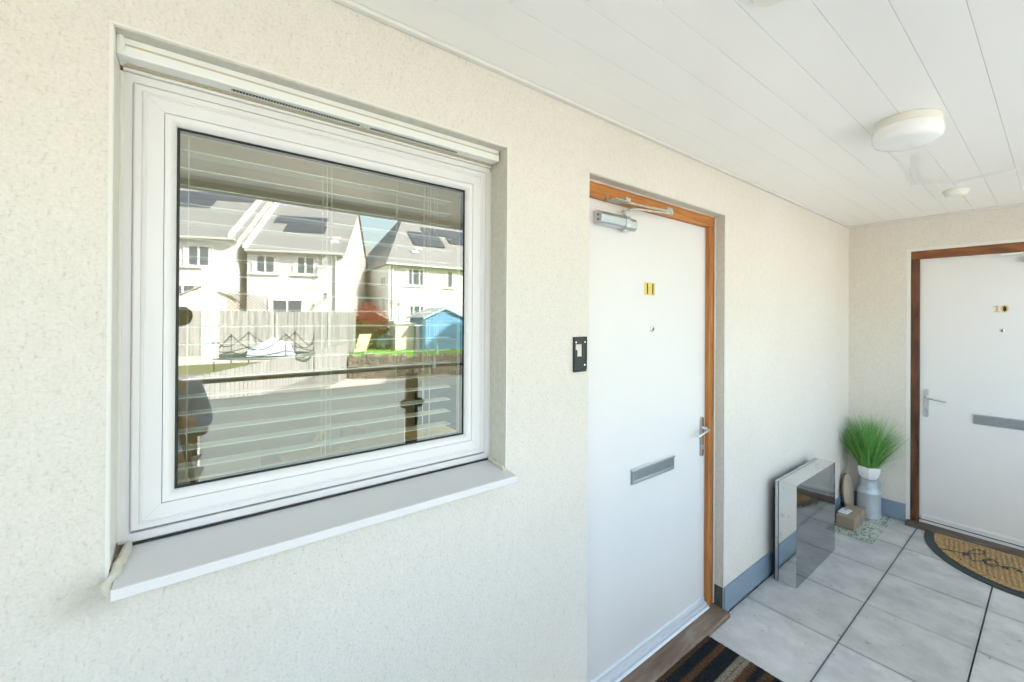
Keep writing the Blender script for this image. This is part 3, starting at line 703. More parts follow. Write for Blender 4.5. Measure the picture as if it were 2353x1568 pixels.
handle(d1, lambda a, n, z: (2.105-a, LEAF1-n, z), 'long chrome handle plate')
# door closer on door 11
g = MB()
prof = [(LEAF1, 1.978), (.062, 1.972), (.046, 1.980), (.040, 1.992), (.040, 2.012), (.046, 2.024), (.062, 2.031), (LEAF1, 2.031)]
g.prism(prof, 1.272, 1.455, axis='x')
g.prism([(LEAF1, 1.978), (.064, 1.972), (.050, 1.981), (.046, 1.992), (.046, 2.010), (.052, 2.021), (.064, 2.028), (LEAF1, 2.028)], 1.455, 1.51, axis='x')
cl = lab(g.build('door_closer', m_satin, d1, bevel=.003), 'silver hydraulic door closer')
g = MB(); g.prism([(LEAF1, 1.974), (.062, 1.968), (.038, 1.978), (.034, 1.992), (.034, 2.012), (.040, 2.028), (.062, 2.036), (LEAF1, 2.036)], 1.425, 1.450, axis='x')
g.cyl((1.437, .062, 1.962), (1.437, .062, 1.970), .014)
lab(g.build('closer_band', m_satin, d1, bevel=.002), 'raised band round the closer')
g = MB()
for z in (1.992, 2.011): g.cyl((1.2705, .060, z), (1.2722, .060, z), .0045, n=12)
lab(g.build('closer_screw', m_black, d1), 'two dark adjusting holes in the closer end')
g = MB(); g.cyl((1.437, .062, 2.035), (1.437, .062, 2.052), .008); g.cyl((1.437, .062, 2.048), (1.437, .062, 2.056), .012)
g.tube([(1.437, .062, 2.050), (1.462, .045, 2.062), (1.475, .036, 2.064)], .006)
g.tube([(1.475, .036, 2.064), (1.58, .012, 2.066), (1.680, -.012, 2.068)], .0055, n=6)
lab(g.build('closer_arm', m_arm, d1, bevel=.001), 'lower arm of the closer, flecked silver')
g = MB(); g.tube([(1.678, -.012, 2.076), (1.53, .012, 2.078), (1.42, .028, 2.081)], [.006, .0045, .0055]); g.cyl((1.679, -.012, 2.062), (1.679, -.012, 2.082), .009)
g.box(1.645, 1.684, -.016, -.008, 2.078, 2.092)
lab(g.build('closer_arm', m_arm, d1), 'upper arm of the closer')
g = MB(); g.box(1.318, 1.392, .005, .0593, 2.074, 2.079); g.box(1.318, 1.322, .05, .0593, 2.079, 2.098)
g.box(1.384, 1.398, .006, .05, 2.076, 2.094); g.box(1.404, 1.418, .010, .04, 2.076, 2.094)
lab(g.build('closer_bracket', m_arm, d1, bevel=.001), 'worn silver bracket of the closer')

# ---- door 10 in the end wall
XL = XE+.032
g = MB(); g.box(XL, XL+.045, -1.386, -.4705, .030, 2.058)
d2 = lab(g.build('front_door', m_door, B, bevel=.002), 'white flush door numbered 10 in a dark brown frame')
g = MB(); g.box(XE+.014, XE+.09, -.4695, -.4185, .022, 2.0585); lab(g.build('door_frame', m_dark, d2, bevel=.002), 'dark brown jamb beside the handle')
g = MB(); g.box(XE+.014, XE+.09, -1.436, -1.387, .022, 2.0585); lab(g.build('door_frame', m_dark, d2, bevel=.002), 'dark brown hinge jamb')
g = MB(); g.box(XE+.013, XE+.09, -1.436, -.4185, 2.059, 2.1195); lab(g.build('door_frame', m_darkH, d2, bevel=.002), 'reddish brown head rail')
g = MB(); g.prism([(XE-.085, .001), (XE-.085, .014), (XE-.078, .020), (XE+.09, .026), (XE+.09, .0)], -1.44, -.402, axis='y')
lab(g.build('threshold', m_thr2, d2, bevel=.002), 'dark brown threshold of door 10')
g = MB(); g.box(XL-.012, XL, -1.380, -.482, .049, .078)
lab(g.build('weather_bar', m_upvc, d2, bevel=.001), 'white weather bar at the foot of door 10')
g = MB(); g.box(XL-.016, XL-.004, -1.384, -.473, .024, .041)
lab(g.build('weather_bar', m_upvc, d2, bevel=.001), 'lower white sill strip of door 10')
g = MB(); g.box(XL-.006, XL+.02, -1.384, -.472, .041, .049)  # solid black strip fills the gap under the leaf
lab(g.build('gasket', m_gasket, d2), 'black strip set in the gap under door 10')
spyhole(d2, (XL, -.921, 1.515), 'X')
handle(d2, lambda a, n, z: (XL-n, -.512-a, z), 'chrome handle plate of door 10')
letterbox(d2, 'grey metal letterbox on door 10', lambda a, n, z: (XL-n, -.772-a, z)); shift_last(3, .835)
# numerals 1 0
def numeral(polys, name, label):
    g = MB()
    for p in polys: g.prism(p, XL-.004, XL, axis='x')
    return lab(g.build(name, m_brass, d2, bevel=.0005), label)
y1 = -.878
numeral([[(y1-.010, 1.643), (y1-.022, 1.643), (y1-.022, 1.690), (y1-.016, 1.690), (y1-.010, 1.684)],
         [(y1+.002, 1.643), (y1-.0099, 1.643), (y1-.0099, 1.649), (y1+.002, 1.649)], [(y1-.0221, 1.643), (y1-.031, 1.643), (y1-.031, 1.649), (y1-.0221, 1.649)],
         [(y1-.0099, 1.683), (y1+.003, 1.678), (y1+.003, 1.683), (y1-.0099, 1.689)]], 'number', 'brass numeral 1')
g = MB(); c0 = (-.9325, 1.6665); k = 28
vs = []
for h in (XL-.004, XL):
    for ra, rb in ((.019, .025), (.009, .0195)):
        for i in range(k):
            t = 2*math.pi*i/k; vs.append((h, c0[0]+ra*math.cos(t), c0[1]+rb*math.sin(t)))
fs = []
for i in range(k):
    j = (i+1) % k
    fs += [(i, j, k+j, k+i), (2*k+i, 2*k+j, 3*k+j, 3*k+i), (i, j, 2*k+j, 2*k+i), (k+i, k+j, 3*k+j, 3*k+i)]
g.add(vs, fs); lab(g.build('number', m_brass, d2), 'brass numeral 0')
g = MB(); g.prism([(c0[0]+.0088*math.cos(6.283*i/20), c0[1]+.019*math.sin(6.283*i/20)) for i in range(20)], XL-.0012, XL, axis='x')
lab(g.build('number_ground', m_black, d2), 'dark centre of the 0')
# closer of door 10
g = MB(); g.box(XL-.040, XL, -1.02, -.915, 2.036, 2.048); 
lab(g.build('closer_bracket', m_cream, d2, bevel=.001), 'cream closer bracket of door 10')
g = MB(); g.prism([(XL, 1.985), (XL-.04, 1.98), (XL-.05, 2.0), (XL-.04, 2.022), (XL, 2.025)], -1.24, -1.02, axis='y')
lab(g.build('door_closer', m_satin, d2, bevel=.003), 'silver closer of door 10')

# ------------------------------------------------------------------ things on the walkway
# intercom back plate (with a shaped cut-out)
t = thing('intercom_plate', 'black metal back plate with screws on the wall beside door 11', 'wall plate', (1.1135, 0, 1.448))
g = MB()
x0, x1, z0, z1 = 1.0815, 1.1455, 1.3835, 1.5130
g.box(x0, x1, -.004, -.0003, z0, 1.4385); g.box(x0, x1, -.004, -.0003, 1.4850, z1); g.box(x0, 1.0915, -.004, -.0003, 1.4385, 1.4850)
g.box(1.1260, x1, -.004, -.0003, 1.4385, 1.4850); g.box(1.0915, 1.1000, -.004, -.0003, 1.4385, 1.4640)
g.box(x0-.0015, x0, -.010, -.0003, z0, z1); g.box(x1, x1+.0015, -.007, -.0003, z0+.004, z1); g.box(x0, x1, -.010, -.0003, z0-.0015, z0)
m_plate = mat('black_plate', (.018, .026, .028), .42)
g.build('plate', m_plate, t)
for p in ((1.0935, 1.4925), (1.1395, 1.4925), (1.1385, 1.406)):
    g = MB(); g.lathe([(.0001, -.0065), (.003, -.0062), (.0045, -.005), (.0045, -.004)], (p[0], 0, p[1]), 16, 'Y'); g.build('screw', m_steel, t, smooth=True)
for xx in (1.0975, 1.135): g = MB(); g.lathe([(.0001, -.0044), (.0055, -.0042)], (xx, 0, 1.5045), 12, 'Y'); g.build('hole', m_black, t)
g = MB(); g.box(1.118, 1.136, -.0048, -.0041, 1.386, 1.394); g.build('notch', m_black, t)

# ceiling light
t = thing('ceiling_light', 'round white bulkhead light with aged cream rim on the soffit', 'ceiling light', (2.170, -.783, ZC))
c = (2.170, -.783, ZC)
g = MB(); g.lathe([(.104, -.0003), (.1095, -.001), (.1095, -.030), (.106, -.032)], c, 48); g.build('rim', m_cream, t, smooth=True)
g = MB(); g.lathe([(.106, -.031), (.114, -.033), (.1155, -.045), (.1150, -.066), (.108, -.080), (.09, -.0885), (.06, -.094), (.02, -.0965), (.0001, -.0965)], c, 48); g.build('diffuser', m_opal, t, smooth=True)
t = thing('smoke_detector', 'small cream ceiling disc near the end wall above door 10', 'detector', (3.545, -.768, ZC))
c = (3.545, -.768, ZC)
g = MB(); g.lathe([(.062, -.0003), (.064, -.002), (.062, -.012), (.058, -.013)], c, 32); g.build('base', m_cream, t, smooth=True)
g = MB(); g.lathe([(.058, -.0125), (.060, -.015), (.054, -.028), (.044, -.034), (.0001, -.035)], c, 32); g.build('cover', m_cream, t, smooth=True)
t = thing('smoke_detector', 'ceiling disc nearest the camera, barely in view at the top edge', 'detector', (1.055, -.73, ZC))
c = (1.055, -.73, ZC)
g = MB(); g.lathe([(.045, -.0003), (.047, -.002), (.045, -.010), (.040, -.016), (.0001, -.018)], c, 32); g.build('cover', m_cream, t, smooth=True)

# polished metal box leaning on the wall
t = thing('metal_box', 'polished mirror-steel box standing against the wall between the doors', 'metal box', (3.03, -.1, 0))
Mx = Matrix.Translation((0, 0, 0))
g = MB(); g.box(2.704, 3.364, -.176, -.0745, .001, .604); 
g.build('cover', m_mirror, t, bevel=.0008)
g = MB(); g.box(2.7032, 2.7040, -.1755, -.0750, .002, .6035); g.box(2.7045, 3.3635, -.1755, -.0750, .6041, .6050)  # top and near end lighter than the front cover
lab(g.build('side_panel', m_mirror2, t), 'scratched lighter steel on the top and near end')
g = MB(); g.box(2.7075, 3.360, -.0745, -.0700, .002, .602); g.build('seam', m_black, t)
g = MB(); g.box(2.702, 3.362, -.070, -.0545, .262, .605); g.box(2.702, 3.362, -.070, -.0545, .001, .258)
g.build('back_plate', m_satin, t, bevel=.0008)
g = MB(); g.box(2.703, 3.361, -.0545, -.050, .002, .604); g.build('seam', m_black, t)
g = MB(); g.box(2.80, 3.30, -.049, -.004, .03, .52); g.build('back_shade', m_edge_shade, t)  # matte block, its dark colour stands for shade behind the box

# mottled glass sheet, parcel, churn, plant, oval plaque
g = MB(); g.box(3.655, 4.245, -.322, -.022, .002, .007)
tag(g.build('glass_board', m_chop, None, bevel=.001), 'mottled grey-green glass board lying under the parcel and churn', 'glass board')
t = thing('parcel', 'brown wrapped parcel with a white address label on the glass board', 'parcel', (3.9, -.127, .008))
g = MB(); g.box(3.752, 4.045, -.186, -.066, .008, .096); g.build('box', m_card, t, bevel=.004)
g = MB(); g.box(3.90, 3.912, -.1868, -.0652, .0955, .0972); g.box(3.925, 3.932, -.1868, -.0652, .0955, .0972); g.box(3.90, 3.93, -.1872, -.186, .012, .0955); g.build('tape', m_tape, t)
Mr = Matrix.Translation((3.862, -.095, .0975)) @ Matrix.Rotation(R(-4), 4, 'Z')
g = MB(); g.box(-.055, .055, -.034, .034, 0, .0008, Mr); lb = lab(g.build('label', m_paper, t), 'white printed label')
g = MB()
for i, (a, b_, w) in enumerate(((-.045, .022, .05), (-.045, .012, .035), (-.045, .002, .06), (.0, -.02, .045), (-.045, -.014, .03))): g.box(a, a+w, b_-.0015, b_+.0015, .0008, .0011, Mr)
g.box(.018, .048, -.004, .026, .0008, .0011, Mr)
g.build('print', m_ink, t)

CX, CY = 4.158, -.178
t = thing('milk_churn', 'small pale zinc milk churn carrying the grass pot in the corner', 'milk churn', (CX, CY, .008))
g = MB(); g.lathe([(.0001, .008), (.080, .008), (.0825, .012), (.0815, .018), (.0805, .195), (.0825, .199), (.0825, .207), (.080, .211), (.076, .221), (.068, .232), (.063, .240), (.0615, .246), (.0615, .292), (.0625, .299), (.0655, .303), (.0655, .307), (.05, .307), (.048, .30)], (CX, CY, 0), 48)
g.build('body', m_zinc, t, smooth=True)
for sg in (1, -1):
    a = Vector((.23*-1, 0, 0)); dx, dy = .62*sg, -.78*sg
    if sg < 0: dx, dy = -.9, -.1
    g = MB(); g.tube([(CX+dx*.061, CY+dy*.061, .288), (CX+dx*.075, CY+dy*.075, .292), (CX+dx*.088, CY+dy*.088, .275), (CX+dx*.086, CY+dy*.086, .25), (CX+dx*.074, CY+dy*.074, .228)], .0036, n=8)
    g.build('handle', m_zinc, t, smooth=True)
t = thing('potted_grass', 'bushy artificial green grass in a faceted white pot on top of the churn', 'potted plant', (CX, CY, .307))
g = MB(); k = 6; rings = [(.050, .308), (.056, .309), (.072, .335), (.082, .365), (.086, .395), (.086, .408), (.081, .408), (.079, .398)]
vs = []
for r_, z in rings:
    for i in range(k):
        a = 2*math.pi*i/k+R(193); vs.append((CX+r_*math.cos(a), CY+r_*math.sin(a), z))
fs = [(j*k+i, j*k+(i+1) % k, (j+1)*k+(i+1) % k, (j+1)*k+i) for j in range(len(rings)-1) for i in range(k)]+[tuple(range(k))]+[tuple((len(rings)-1)*k+i for i in range(k))]
g.add(vs, fs); g.build('pot', m_pot, t, bevel=.0025)
g = MB(); gl_ = MB(); gd_ = g; rg = random.Random(21)
cl_ = [rg.uniform(0, 6.283) for _ in range(30)]
for i in range(900):
    a = rg.choice(cl_)+rg.gauss(0, .16); r_ = .055*math.sqrt(rg.random()); lean = rg.random()**.8
    g = gl_ if rg.random() < .35 else gd_
    L_ = rg.uniform(.26, .47)*(1-.12*lean); th = lean*R(36)+rg.uniform(-.08, .08); dr = a+rg.gauss(0, .22)
    if rg.random() < .06: th += R(28); L_ *= .85
    droop = rg.uniform(.1, .55) if rg.random() < .7 else rg.uniform(.7, 1.5)
    p = Vector((CX+r_*math.cos(a), CY+r_*math.sin(a), .395)); pts = [p.copy()]
    for s_ in range(6):
        tt = th+droop*(s_/6)**2
        p = p+Vector((math.sin(tt)*math.cos(dr), math.sin(tt)*math.sin(dr), math.cos(tt)))*L_/6
        p.y = min(p.y, -.006-rg.random()*.004); p.x = min(p.x, XE-.006-rg.random()*.004)
        pts.append(p.copy())
    w0 = rg.uniform(.0014, .0030); wd = Vector((-math.sin(dr), math.cos(dr), 0)); ti = rg.uniform(-.9, .9); wd = (wd*math.cos(ti)+Vector((math.cos(dr), math.sin(dr), 0))*math.sin(ti))
    kk = len(g.v)
    for j, q in enumerate(pts):
        w = w0*(1-.85*(j/6)**1.5); g.v += [tuple(q+wd*w), tuple(q-wd*w)]
    g.f += [(kk+2*j, kk+2*j+1, kk+2*j+3, kk+2*j+2) for j in range(6)]
gd_.build('grass_blades', m_blade, t); lab(gl_.build('grass_blades', m_blade2, t), 'lighter yellow-green blades')
# oval plaque leaning between wall and churn
t = thing('oval_plaque', 'oval wooden plaque on edge behind the parcel, left of the churn', 'plaque', (4.03, -.06, .01))
Mo = Matrix.Translation((4.085, -.052, .168)) @ Matrix.Rotation(R(74), 4, 'Z') @ Matrix.Rotation(R(5), 4, 'Y')
el = [(.062*math.sin(6.2832*i/36), .155*math.cos(6.2832*i/36)) for i in range(36)]
g = MB(); g.prism(el, -.010, .0, axis='x', M=Mo); g.build('face', m_ovalface, t, bevel=.001)
g = MB(); g.prism([(a*1.02, b_*1.01) for a, b_ in el], .0002, .012, axis='x', M=Mo); g.build('backing', m_ovalshade, t)  # rim shading is put into the dark colour of the backing

# door mats
g = MB()
nx, ny = 60, 40
vs = [(1.35+.602*i/nx, -.445+.395*j/ny, .008+random.uniform(-.0012, .0012)) for j in range(ny+1) for i in range(nx+1)]
fs = [(j*(nx+1)+i, j*(nx+1)+i+1, (j+1)*(nx+1)+i+1, (j+1)*(nx+1)+i) for j in range(ny) for i in range(nx)]
vs = [(x-1.65+random.uniform(-.001, .001), y+.05, z) for x, y, z in vs]
g.add(vs, fs); g.box(-.300, .3018, -.3948, 0, -.0065, .006)
mat1 = thing('door_mat', 'rectangular striped mat in navy, brown and beige at door 11', 'door mat', (1.65, -.05, 0))
o = g.build('pile', m_mat1, None); o.location = (0, 0, .0085); o.parent = mat1
t = thing('door_mat', 'half-round coir mat with dark rubber border at door 10', 'door mat', (4.2, -1.06, 0))
def half(rx, ry, n=40, x0=4.186): return [(x0-rx*math.sin(math.pi*i/n), -1.06+ry*math.cos(math.pi*i/n)) for i in range(n+1)]
g = MB(); g.prism(half(.585, .532), .001, .007); g.build('rubber_base', m_rubber, t, bevel=.003)
n = 60; outer = half(.585, .532, n); inner = half(.545, .490, n); g = MB()
vs = [(x, y, .0085) for x, y in outer]+[(x, y, .0085) for x, y in half(.577, .524, n)]
g.add(vs, [(i, i+1, n+2+i, n+1+i) for i in range(n)])
lab(g.build('rubber_lip', m_rubber, t), 'thin raised rubber lip')
# woven coir: ridged field
g = MB(); NX, NY = 90, 200; idx = {}
for i in range(NX+1):
    for j in range(NY+1):
        X = 4.180-.525*i/NX; Y = -1.06+.478-.956*j/NY
        q = ((4.186-X)/.530)**2+((Y+1.06)/.480)**2
        if q > 1: continue
        e = min(1, (1-q)*9)
        rid = .0040*math.sin(2*math.pi*(Y+.12*(4.18-X))/.026)*(1 if q < .83 and X < 4.155 else 0)
        if q >= .83 or X >= 4.155: rid = .002+.0012*math.sin(2*math.pi*((Y if X >= 4.155 else math.atan2(Y+1.06, 4.186-X)*.5))/.018)
        if .80 < q < .84 and X < 4.16 or 4.150 < X < 4.156: rid = -.003
        idx[i, j] = len(g.v); g.v.append((X, Y, .009+.004*e+rid))
for (i, j), k_ in idx.items():
    if all(q in idx for q in ((i+1, j), (i, j+1), (i+1, j+1))): g.f.append((k_, idx[i+1, j], idx[i+1, j+1], idx[i, j+1]))
g.build('coir', m_coir, t)
MATTEXT = [{'p': [(3.9041, -0.647), (3.9131, -0.6623), (3.9246, -0.6795), (3.9282, -0.6976), (3.9389, -0.7216), (3.9472, -0.7434), (3.9492, -0.7635)], 'r': 0.0022}, {'p': [(3.956, -0.7583), (3.9563, -0.7695), (3.9603, -0.7802), (3.9914, -0.7882)], 'r': 0.0065}, {'p': [(3.9127, -0.7652), (3.9395, -0.7735), (3.9445, -0.7885)], 'r': 0.004}, {'p': [(3.9796, -0.7782), (4.0172, -0.7878), (4.06, -0.8016), (4.0895, -0.8191), (4.0982, -0.834), (4.0908, -0.8501), (4.0661, -0.8587)], 'r': 0.0028}, {'p': [(4.1116, -0.8528), (4.0661, -0.8587), (4.0363, -0.8481), (4.0151, -0.8302), (3.9979, -0.812), (3.9907, -0.795), (3.9559, -0.7873)], 'r': 0.0028}, {'p': [(3.9454, -0.7928), (3.9245, -0.8037), (3.8874, -0.8074), (3.8783, -0.8169), (3.8938, -0.8369), (3.9188, -0.8581)], 'r': 0.0028}, {'p': [(3.9248, -0.8597), (3.9473, -0.8684), (3.9685, -0.8795), (3.9889, -0.8864)], 'r': 0.0075}, {'p': [(3.9797, -0.8786), (3.9906, -0.8947), (3.9855, -0.9077), (3.9656, -0.9216), (3.943, -0.9293), (3.9203, -0.9267), (3.9105, -0.9151), (3.9093, -0.9007), (3.9094, -0.8841), (3.9118, -0.8692), (3.9197, -0.8623)], 'r': 0.0034}, {'p': [(3.9036, -0.8657), (3.8882, -0.8795), (3.8796, -0.8988), (3.8912, -0.9185)], 'r': 0.0026}, {'p': [(3.9226, -0.9286), (3.9251, -0.9406), (3.9169, -0.9533)], 'r': 0.0028}, {'p': [(3.9241, -0.9529), (3.9402, -0.96), (3.9404, -0.97), (3.9145, -0.9675), (3.9153, -0.9584)], 'r': 0.006}, {'p': [(3.9535, -0.9713), (3.9604, -0.9869), (3.9637, -1.0027), (3.9575, -1.0167)], 'r': 0.0028}, {'p': [(3.9309, -1.0101), (3.9347, -1.0197), (3.9589, -1.0147), (3.935, -1.0294), (3.9402, -1.0369)], 'r': 0.005}]
g = MB()
for st in MATTEXT:
    g.tube([(x, y, .0165) for x, y in st['p']], st['r'], n=6)
lab(g.build('lettering', m_coirtext, t), 'curly dark script reading Home')

# ------------------------------------------------------------------ balustrade at the walkway edge
YB = -1.85
t = thing('balustrade', 'frosted glass balustrade with dark handrail along the walkway edge', 'balustrade', (1.29, YB, 0))
g = MB(); g.box(-6.5, XE-.004, YB-.03, YB+.03, 1.192, 1.214); g.build('handrail', m_rail, t, bevel=.003)
posts = [-3.87, -2.58, -1.29, 0.0-.005, 1.29, 2.58, 3.87]
for x in posts:
    g = MB(); g.box(x-.045, x+.045, YB-.012, YB+.012, 0, 1.16); g.box(x-.012, x+.012, YB-.02, YB+.02, 1.16, 1.192)
    p = g.build('post', m_post, t, bevel=.002)
    for z in (.93, .25):
        g = MB(); g.prism([(x+.06*sg*1+.033*math.cos(a), z+.033*math.sin(a)) for sg, a in [(1, R(-90+18*i)) for i in range(11)]+[(-1, R(90+18*i)) for i in range(11)]], YB+.008, YB+.03, axis='y')
        g.build('glass_clamp', m_rail, t, bevel=.003)
for a, b_ in zip(posts[:-1], posts[1:]):
    g = MB(); g.box(a+.055, b_-.055, YB-.006, YB+.004, .06, 1.095); g.build('glass_panel', m_frost, t)

# ------------------------------------------------------------------ venetian blind and room furniture
t = thing('venetian_blind', 'cream venetian blind hanging open behind the window glass', 'blind', (.31, .18, 2.05))
g = MB(); g.box(-.06, .667, .158, .205, 2.02, 2.05); g.build('headrail', m_slat, t, bevel=.002)
slat = None
for k in range(20):
    z = 1.9705-.0415*k
    if slat is None:
        g = MB(); pr = [(.157, 0), (.1572, .0028), (.182, .0052), (.207, .0028), (.207, 0), (.182, .0024)]
        g.prism([(a, b_) for a, b_ in pr], -.055, .667, axis='x')
        slat = g.build('slat', m_slat, t); slat.location = (0, 0, z)
    else:
        s2 = slat.copy(); COL.objects.link(s2); s2.location = (0, 0, z+random.uniform(-.0005, .0005)); s2.rotation_euler = (random.uniform(-.004, .004), random.uniform(-.0006, .0006), 0)
for x in (-.003, .290, .592):
    for dy in (.1555, .2085):
        g = MB(); g.box(x-.001, x+.001, dy-.0006, dy+.0006, 1.178, 2.02); g.build('ladder_cord', m_cord, t)
for x, zb in ((.570, 1.30), (.581, 1.44), (.481, 1.24), (.300, 1.21)):
    g = MB(); g.tube([(x, .150, 2.02), (x+.001, .150, zb)], .0011, n=5); g.build('pull_cord', m_cord, t)
for x, z in ((.605, 1.435), (.614, 1.478)):
    g = MB(); g.tube([(x-.004, .149, 2.02), (x, .149, z+.02)], .0009, n=5); g.build('pull_cord', m_cord, t)
    g = MB(); g.lathe([(.0001, .022), (.0025, .02), (.006, -.01), (.0065, -.016), (.0001, -.018)], (x, .149, z), 16); g.build('tassel', m_whiteint, t, smooth=True)

def chair(name, label, X, Y, rot, mt, curved):
    t = thing(name, label, 'chair', (X, Y, .02)); t.rotation_euler = (0, 0, rot)
    def put(g, nm, m_=mt, **k):
        o = g.build(nm, m_, None, **k); o.parent = t; return o
    g = MB(); g.box(-.22, .22, -.21, .21, .42, .455); put(g, 'seat', bevel=.008)
    for sx in (-1, 1):
        for sy in (-1, 1):
            g = MB(); g.tube([(sx*.2, sy*.19, 0), (sx*.185, sy*.17, .42)], [.013, .019]); put(g, 'leg')
    if curved:
        g = MB(); g.tube([(.23*math.cos(R(180-i*15)), .2, .50+.36*math.sin(R(i*15))) for i in range(13)], .017); put(g, 'backrest')
        for x in (-.1, 0, .1): g = MB(); g.tube([(x, .2, .455), (x, .2, .83)], .009); put(g, 'spindle')
    else:
        g = MB(); g.box(-.2, .2, .19, .21, .62, .90); put(g, 'backrest', bevel=.01)
        for x in (-.18, .18): g = MB(); g.box(x-.018, x+.018, .19, .212, .455, .62); put(g, 'upright')
    return t
chair('dining_chair', 'white chair seen low in the left part of the window', .02, 1.55, R(200), m_whiteint, False)
chair('dining_chair', 'pale wooden chair with a rounded back seen through the window', .78, 2.15, R(178), m_palewood, True)
t = thing('dining_table', 'pale wooden table inside the room behind the blind', 'table', (.95, 1.75, .02))
g = MB(); g.box(.42, 1.5, 1.4, 1.95, .72, .75); g.build('tabletop', m_palewood, t, bevel=.006)
for x in (.48, 1.44):
    for y in (1.45, 1.9): g = MB(); g.box(x-.03, x+.03, y-.03, y+.03, .02, .72); g.build('leg', m_palewood, t)
t = thing('sofa', 'dark teal sofa in the right corner of the room', 'sofa', (2.1, 2.5, .02))
g = MB(); g.box(1.75, 2.7, 2.35, 3.05, .08, .45); g.build('seat', m_cushion, t, bevel=.04)
g = MB(); g.box(1.75, 2.7, 2.95, 3.17, .45, .85); g.build('backrest', m_cushion, t, bevel=.04)
t = thing('shelf', 'pale two-rail wooden wall shelf inside the room', 'shelf', (1.8, 3.1, 1.3))
g = MB(); g.box(1.2, 2.35, 3.0, 3.19, 1.525, 1.55); g.build('board', m_palewood, t)
g = MB(); g.box(1.2, 2.35, 3.0, 3.19, 1.33, 1.355); g.build('board', m_palewood, t)
g = MB(); g.box(1.9, 1.93, 3.0, 3.19, 1.355, 1.525); g.build('upright', m_palewood, t)

# ------------------------------------------------------------------ photographer, camera, tripod (reflected at the left edge of the pane)
t = thing('photo_camera', 'black camera on the tripod, reflected at the left edge of the window', 'camera', tuple(CAM-fwd*.1))
Mc = Matrix(((cr.x, fwd.x, cu.x, CAM.x), (cr.y, fwd.y, cu.y, CAM.y), (cr.z, fwd.z, cu.z, CAM.z), (0, 0, 0, 1)))
g = MB(); g.box(-.065, .065, -.155, -.105, -.05, .045, Mc); g.box(-.03, .03, -.15, -.11, .045, .075, Mc); g.build('body', m_black, t, bevel=.006)
g = MB(); g.cyl(Mc @ Vector((0, -.105, 0)), Mc @ Vector((0, -.03, 0)), .038, .043, 24); g.build('lens', m_lens, t, bevel=.002)
cb = Mc @ Vector((0, -.13, -.05))
t = thing('tripod', 'black tripod under the camera on the walkway', 'tripod', (cb.x, cb.y, 0))
g = MB(); g.cyl(cb-Vector((0, 0, .09)), cb, .025); g.cyl(cb-Vector((0, 0, .45)), cb-Vector((0, 0, .09)), .014); g.build('head', m_black, t)
for a in (200, 320, 80):
    g = MB(); g.tube([cb-Vector((0, 0, .14)), (cb.x+.30*math.cos(R(a)), cb.y+.30*math.sin(R(a)), .005)], [.014, .009]); g.build('leg', m_black, t)

def skinned(name, joints, edges, mt, parent, level=2):
    me = bpy.data.meshes.new(name); me.from_pydata([j[:3] for j in joints], edges, []); o = bpy.data.objects.new(name, me); COL.objects.link(o)
    md = o.modifiers.new('skin', 'SKIN'); ly = me.skin_vertices[0].data
    for i, j in enumerate(joints): ly[i].radius = (j[3], j[4] if len(j) > 4 else j[3]); ly[i].use_root = (i == 0)
    sb = o.modifiers.new('sub', 'SUBSURF'); sb.levels = level; sb.render_levels = level
    dg = bpy.context.evaluated_depsgraph_get(); m2 = bpy.data.meshes.new_from_object(o.evaluated_get(dg))
    bpy.data.objects.remove(o); m2.name = name; m2.materials.append(mt) if not m2.materials else None
    m2.materials.clear(); m2.materials.append(mt)
    m2.polygons.foreach_set('use_smooth', [True]*len(m2.polygons))
    o2 = bpy.data.objects.new(name, m2); COL.objects.link(o2)
    if parent: o2.parent = parent
    return o2
PX, PY = -.15, -1.535
person = thing('person', 'person in a blue top crouching behind the camera, reflected in the window', 'person', (PX, PY, 0))
# body: one continuous surface, knees bent, hands raised to the camera; local coordinates, facing +y
J = [(0, -.10, .78, .135, .105), (0, -.06, .95, .135, .10), (0, .0, 1.12, .15, .10), (0, .01, 1.23, .10, .075), (0, .03, 1.285, .055, .055), (0, .055, 1.335, .062, .075), (0, .06, 1.40, .072, .088), (0, .055, 1.455, .055, .066),
     (.155, .0, 1.20, .056), (.205, -.03, 1.02, .044), (.13, .13, 1.06, .034), (.07, .19, 1.17, .024), (.055, .20, 1.22, .022),
     (-.155, .0, 1.20, .056), (-.205, -.03, 1.02, .044), (-.15, .13, 1.06, .034), (-.10, .19, 1.17, .024), (-.085, .20, 1.22, .022),
     (.10, -.08, .72, .085), (.13, .12, .46, .058), (.12, -.06, .10, .042), (.13, .02, .045, .038, .03), (.135, .12, .03, .034, .022),
     (-.10, -.08, .72, .085), (-.13, .12, .46, .058), (-.12, -.06, .10, .042), (-.13, .02, .045, .038, .03), (-.135, .12, .03, .034, .022)]
E_ = [(0, 1), (1, 2), (2, 3), (3, 4), (4, 5), (5, 6), (6, 7), (3, 8), (8, 9), (9, 10), (10, 11), (11, 12), (3, 13), (13, 14), (14, 15), (15, 16), (16, 17), (0, 18), (18, 19), (19, 20), (20, 21), (21, 22), (0, 23), (23, 24), (24, 25), (25, 26), (26, 27)]
skinned('body', J, E_, m_skin, person)
k = 1.10
JT = [(0, -.09, .80, .150, .122), (0, -.06, .95, .152, .118), (0, .0, 1.12, .168, .118), (0, .008, 1.225, .115, .088), (.158, .0, 1.205, .066), (.208, -.03, 1.02, .055), (.15, .10, 1.05, .044), (-.158, .0, 1.205, .066), (-.208, -.03, 1.02, .055), (-.165, .10, 1.05, .044)]
skinned('jacket', JT, [(0, 1), (1, 2), (2, 3), (3, 4), (4, 5), (5, 6), (3, 7), (7, 8), (8, 9)], m_shirt, person)
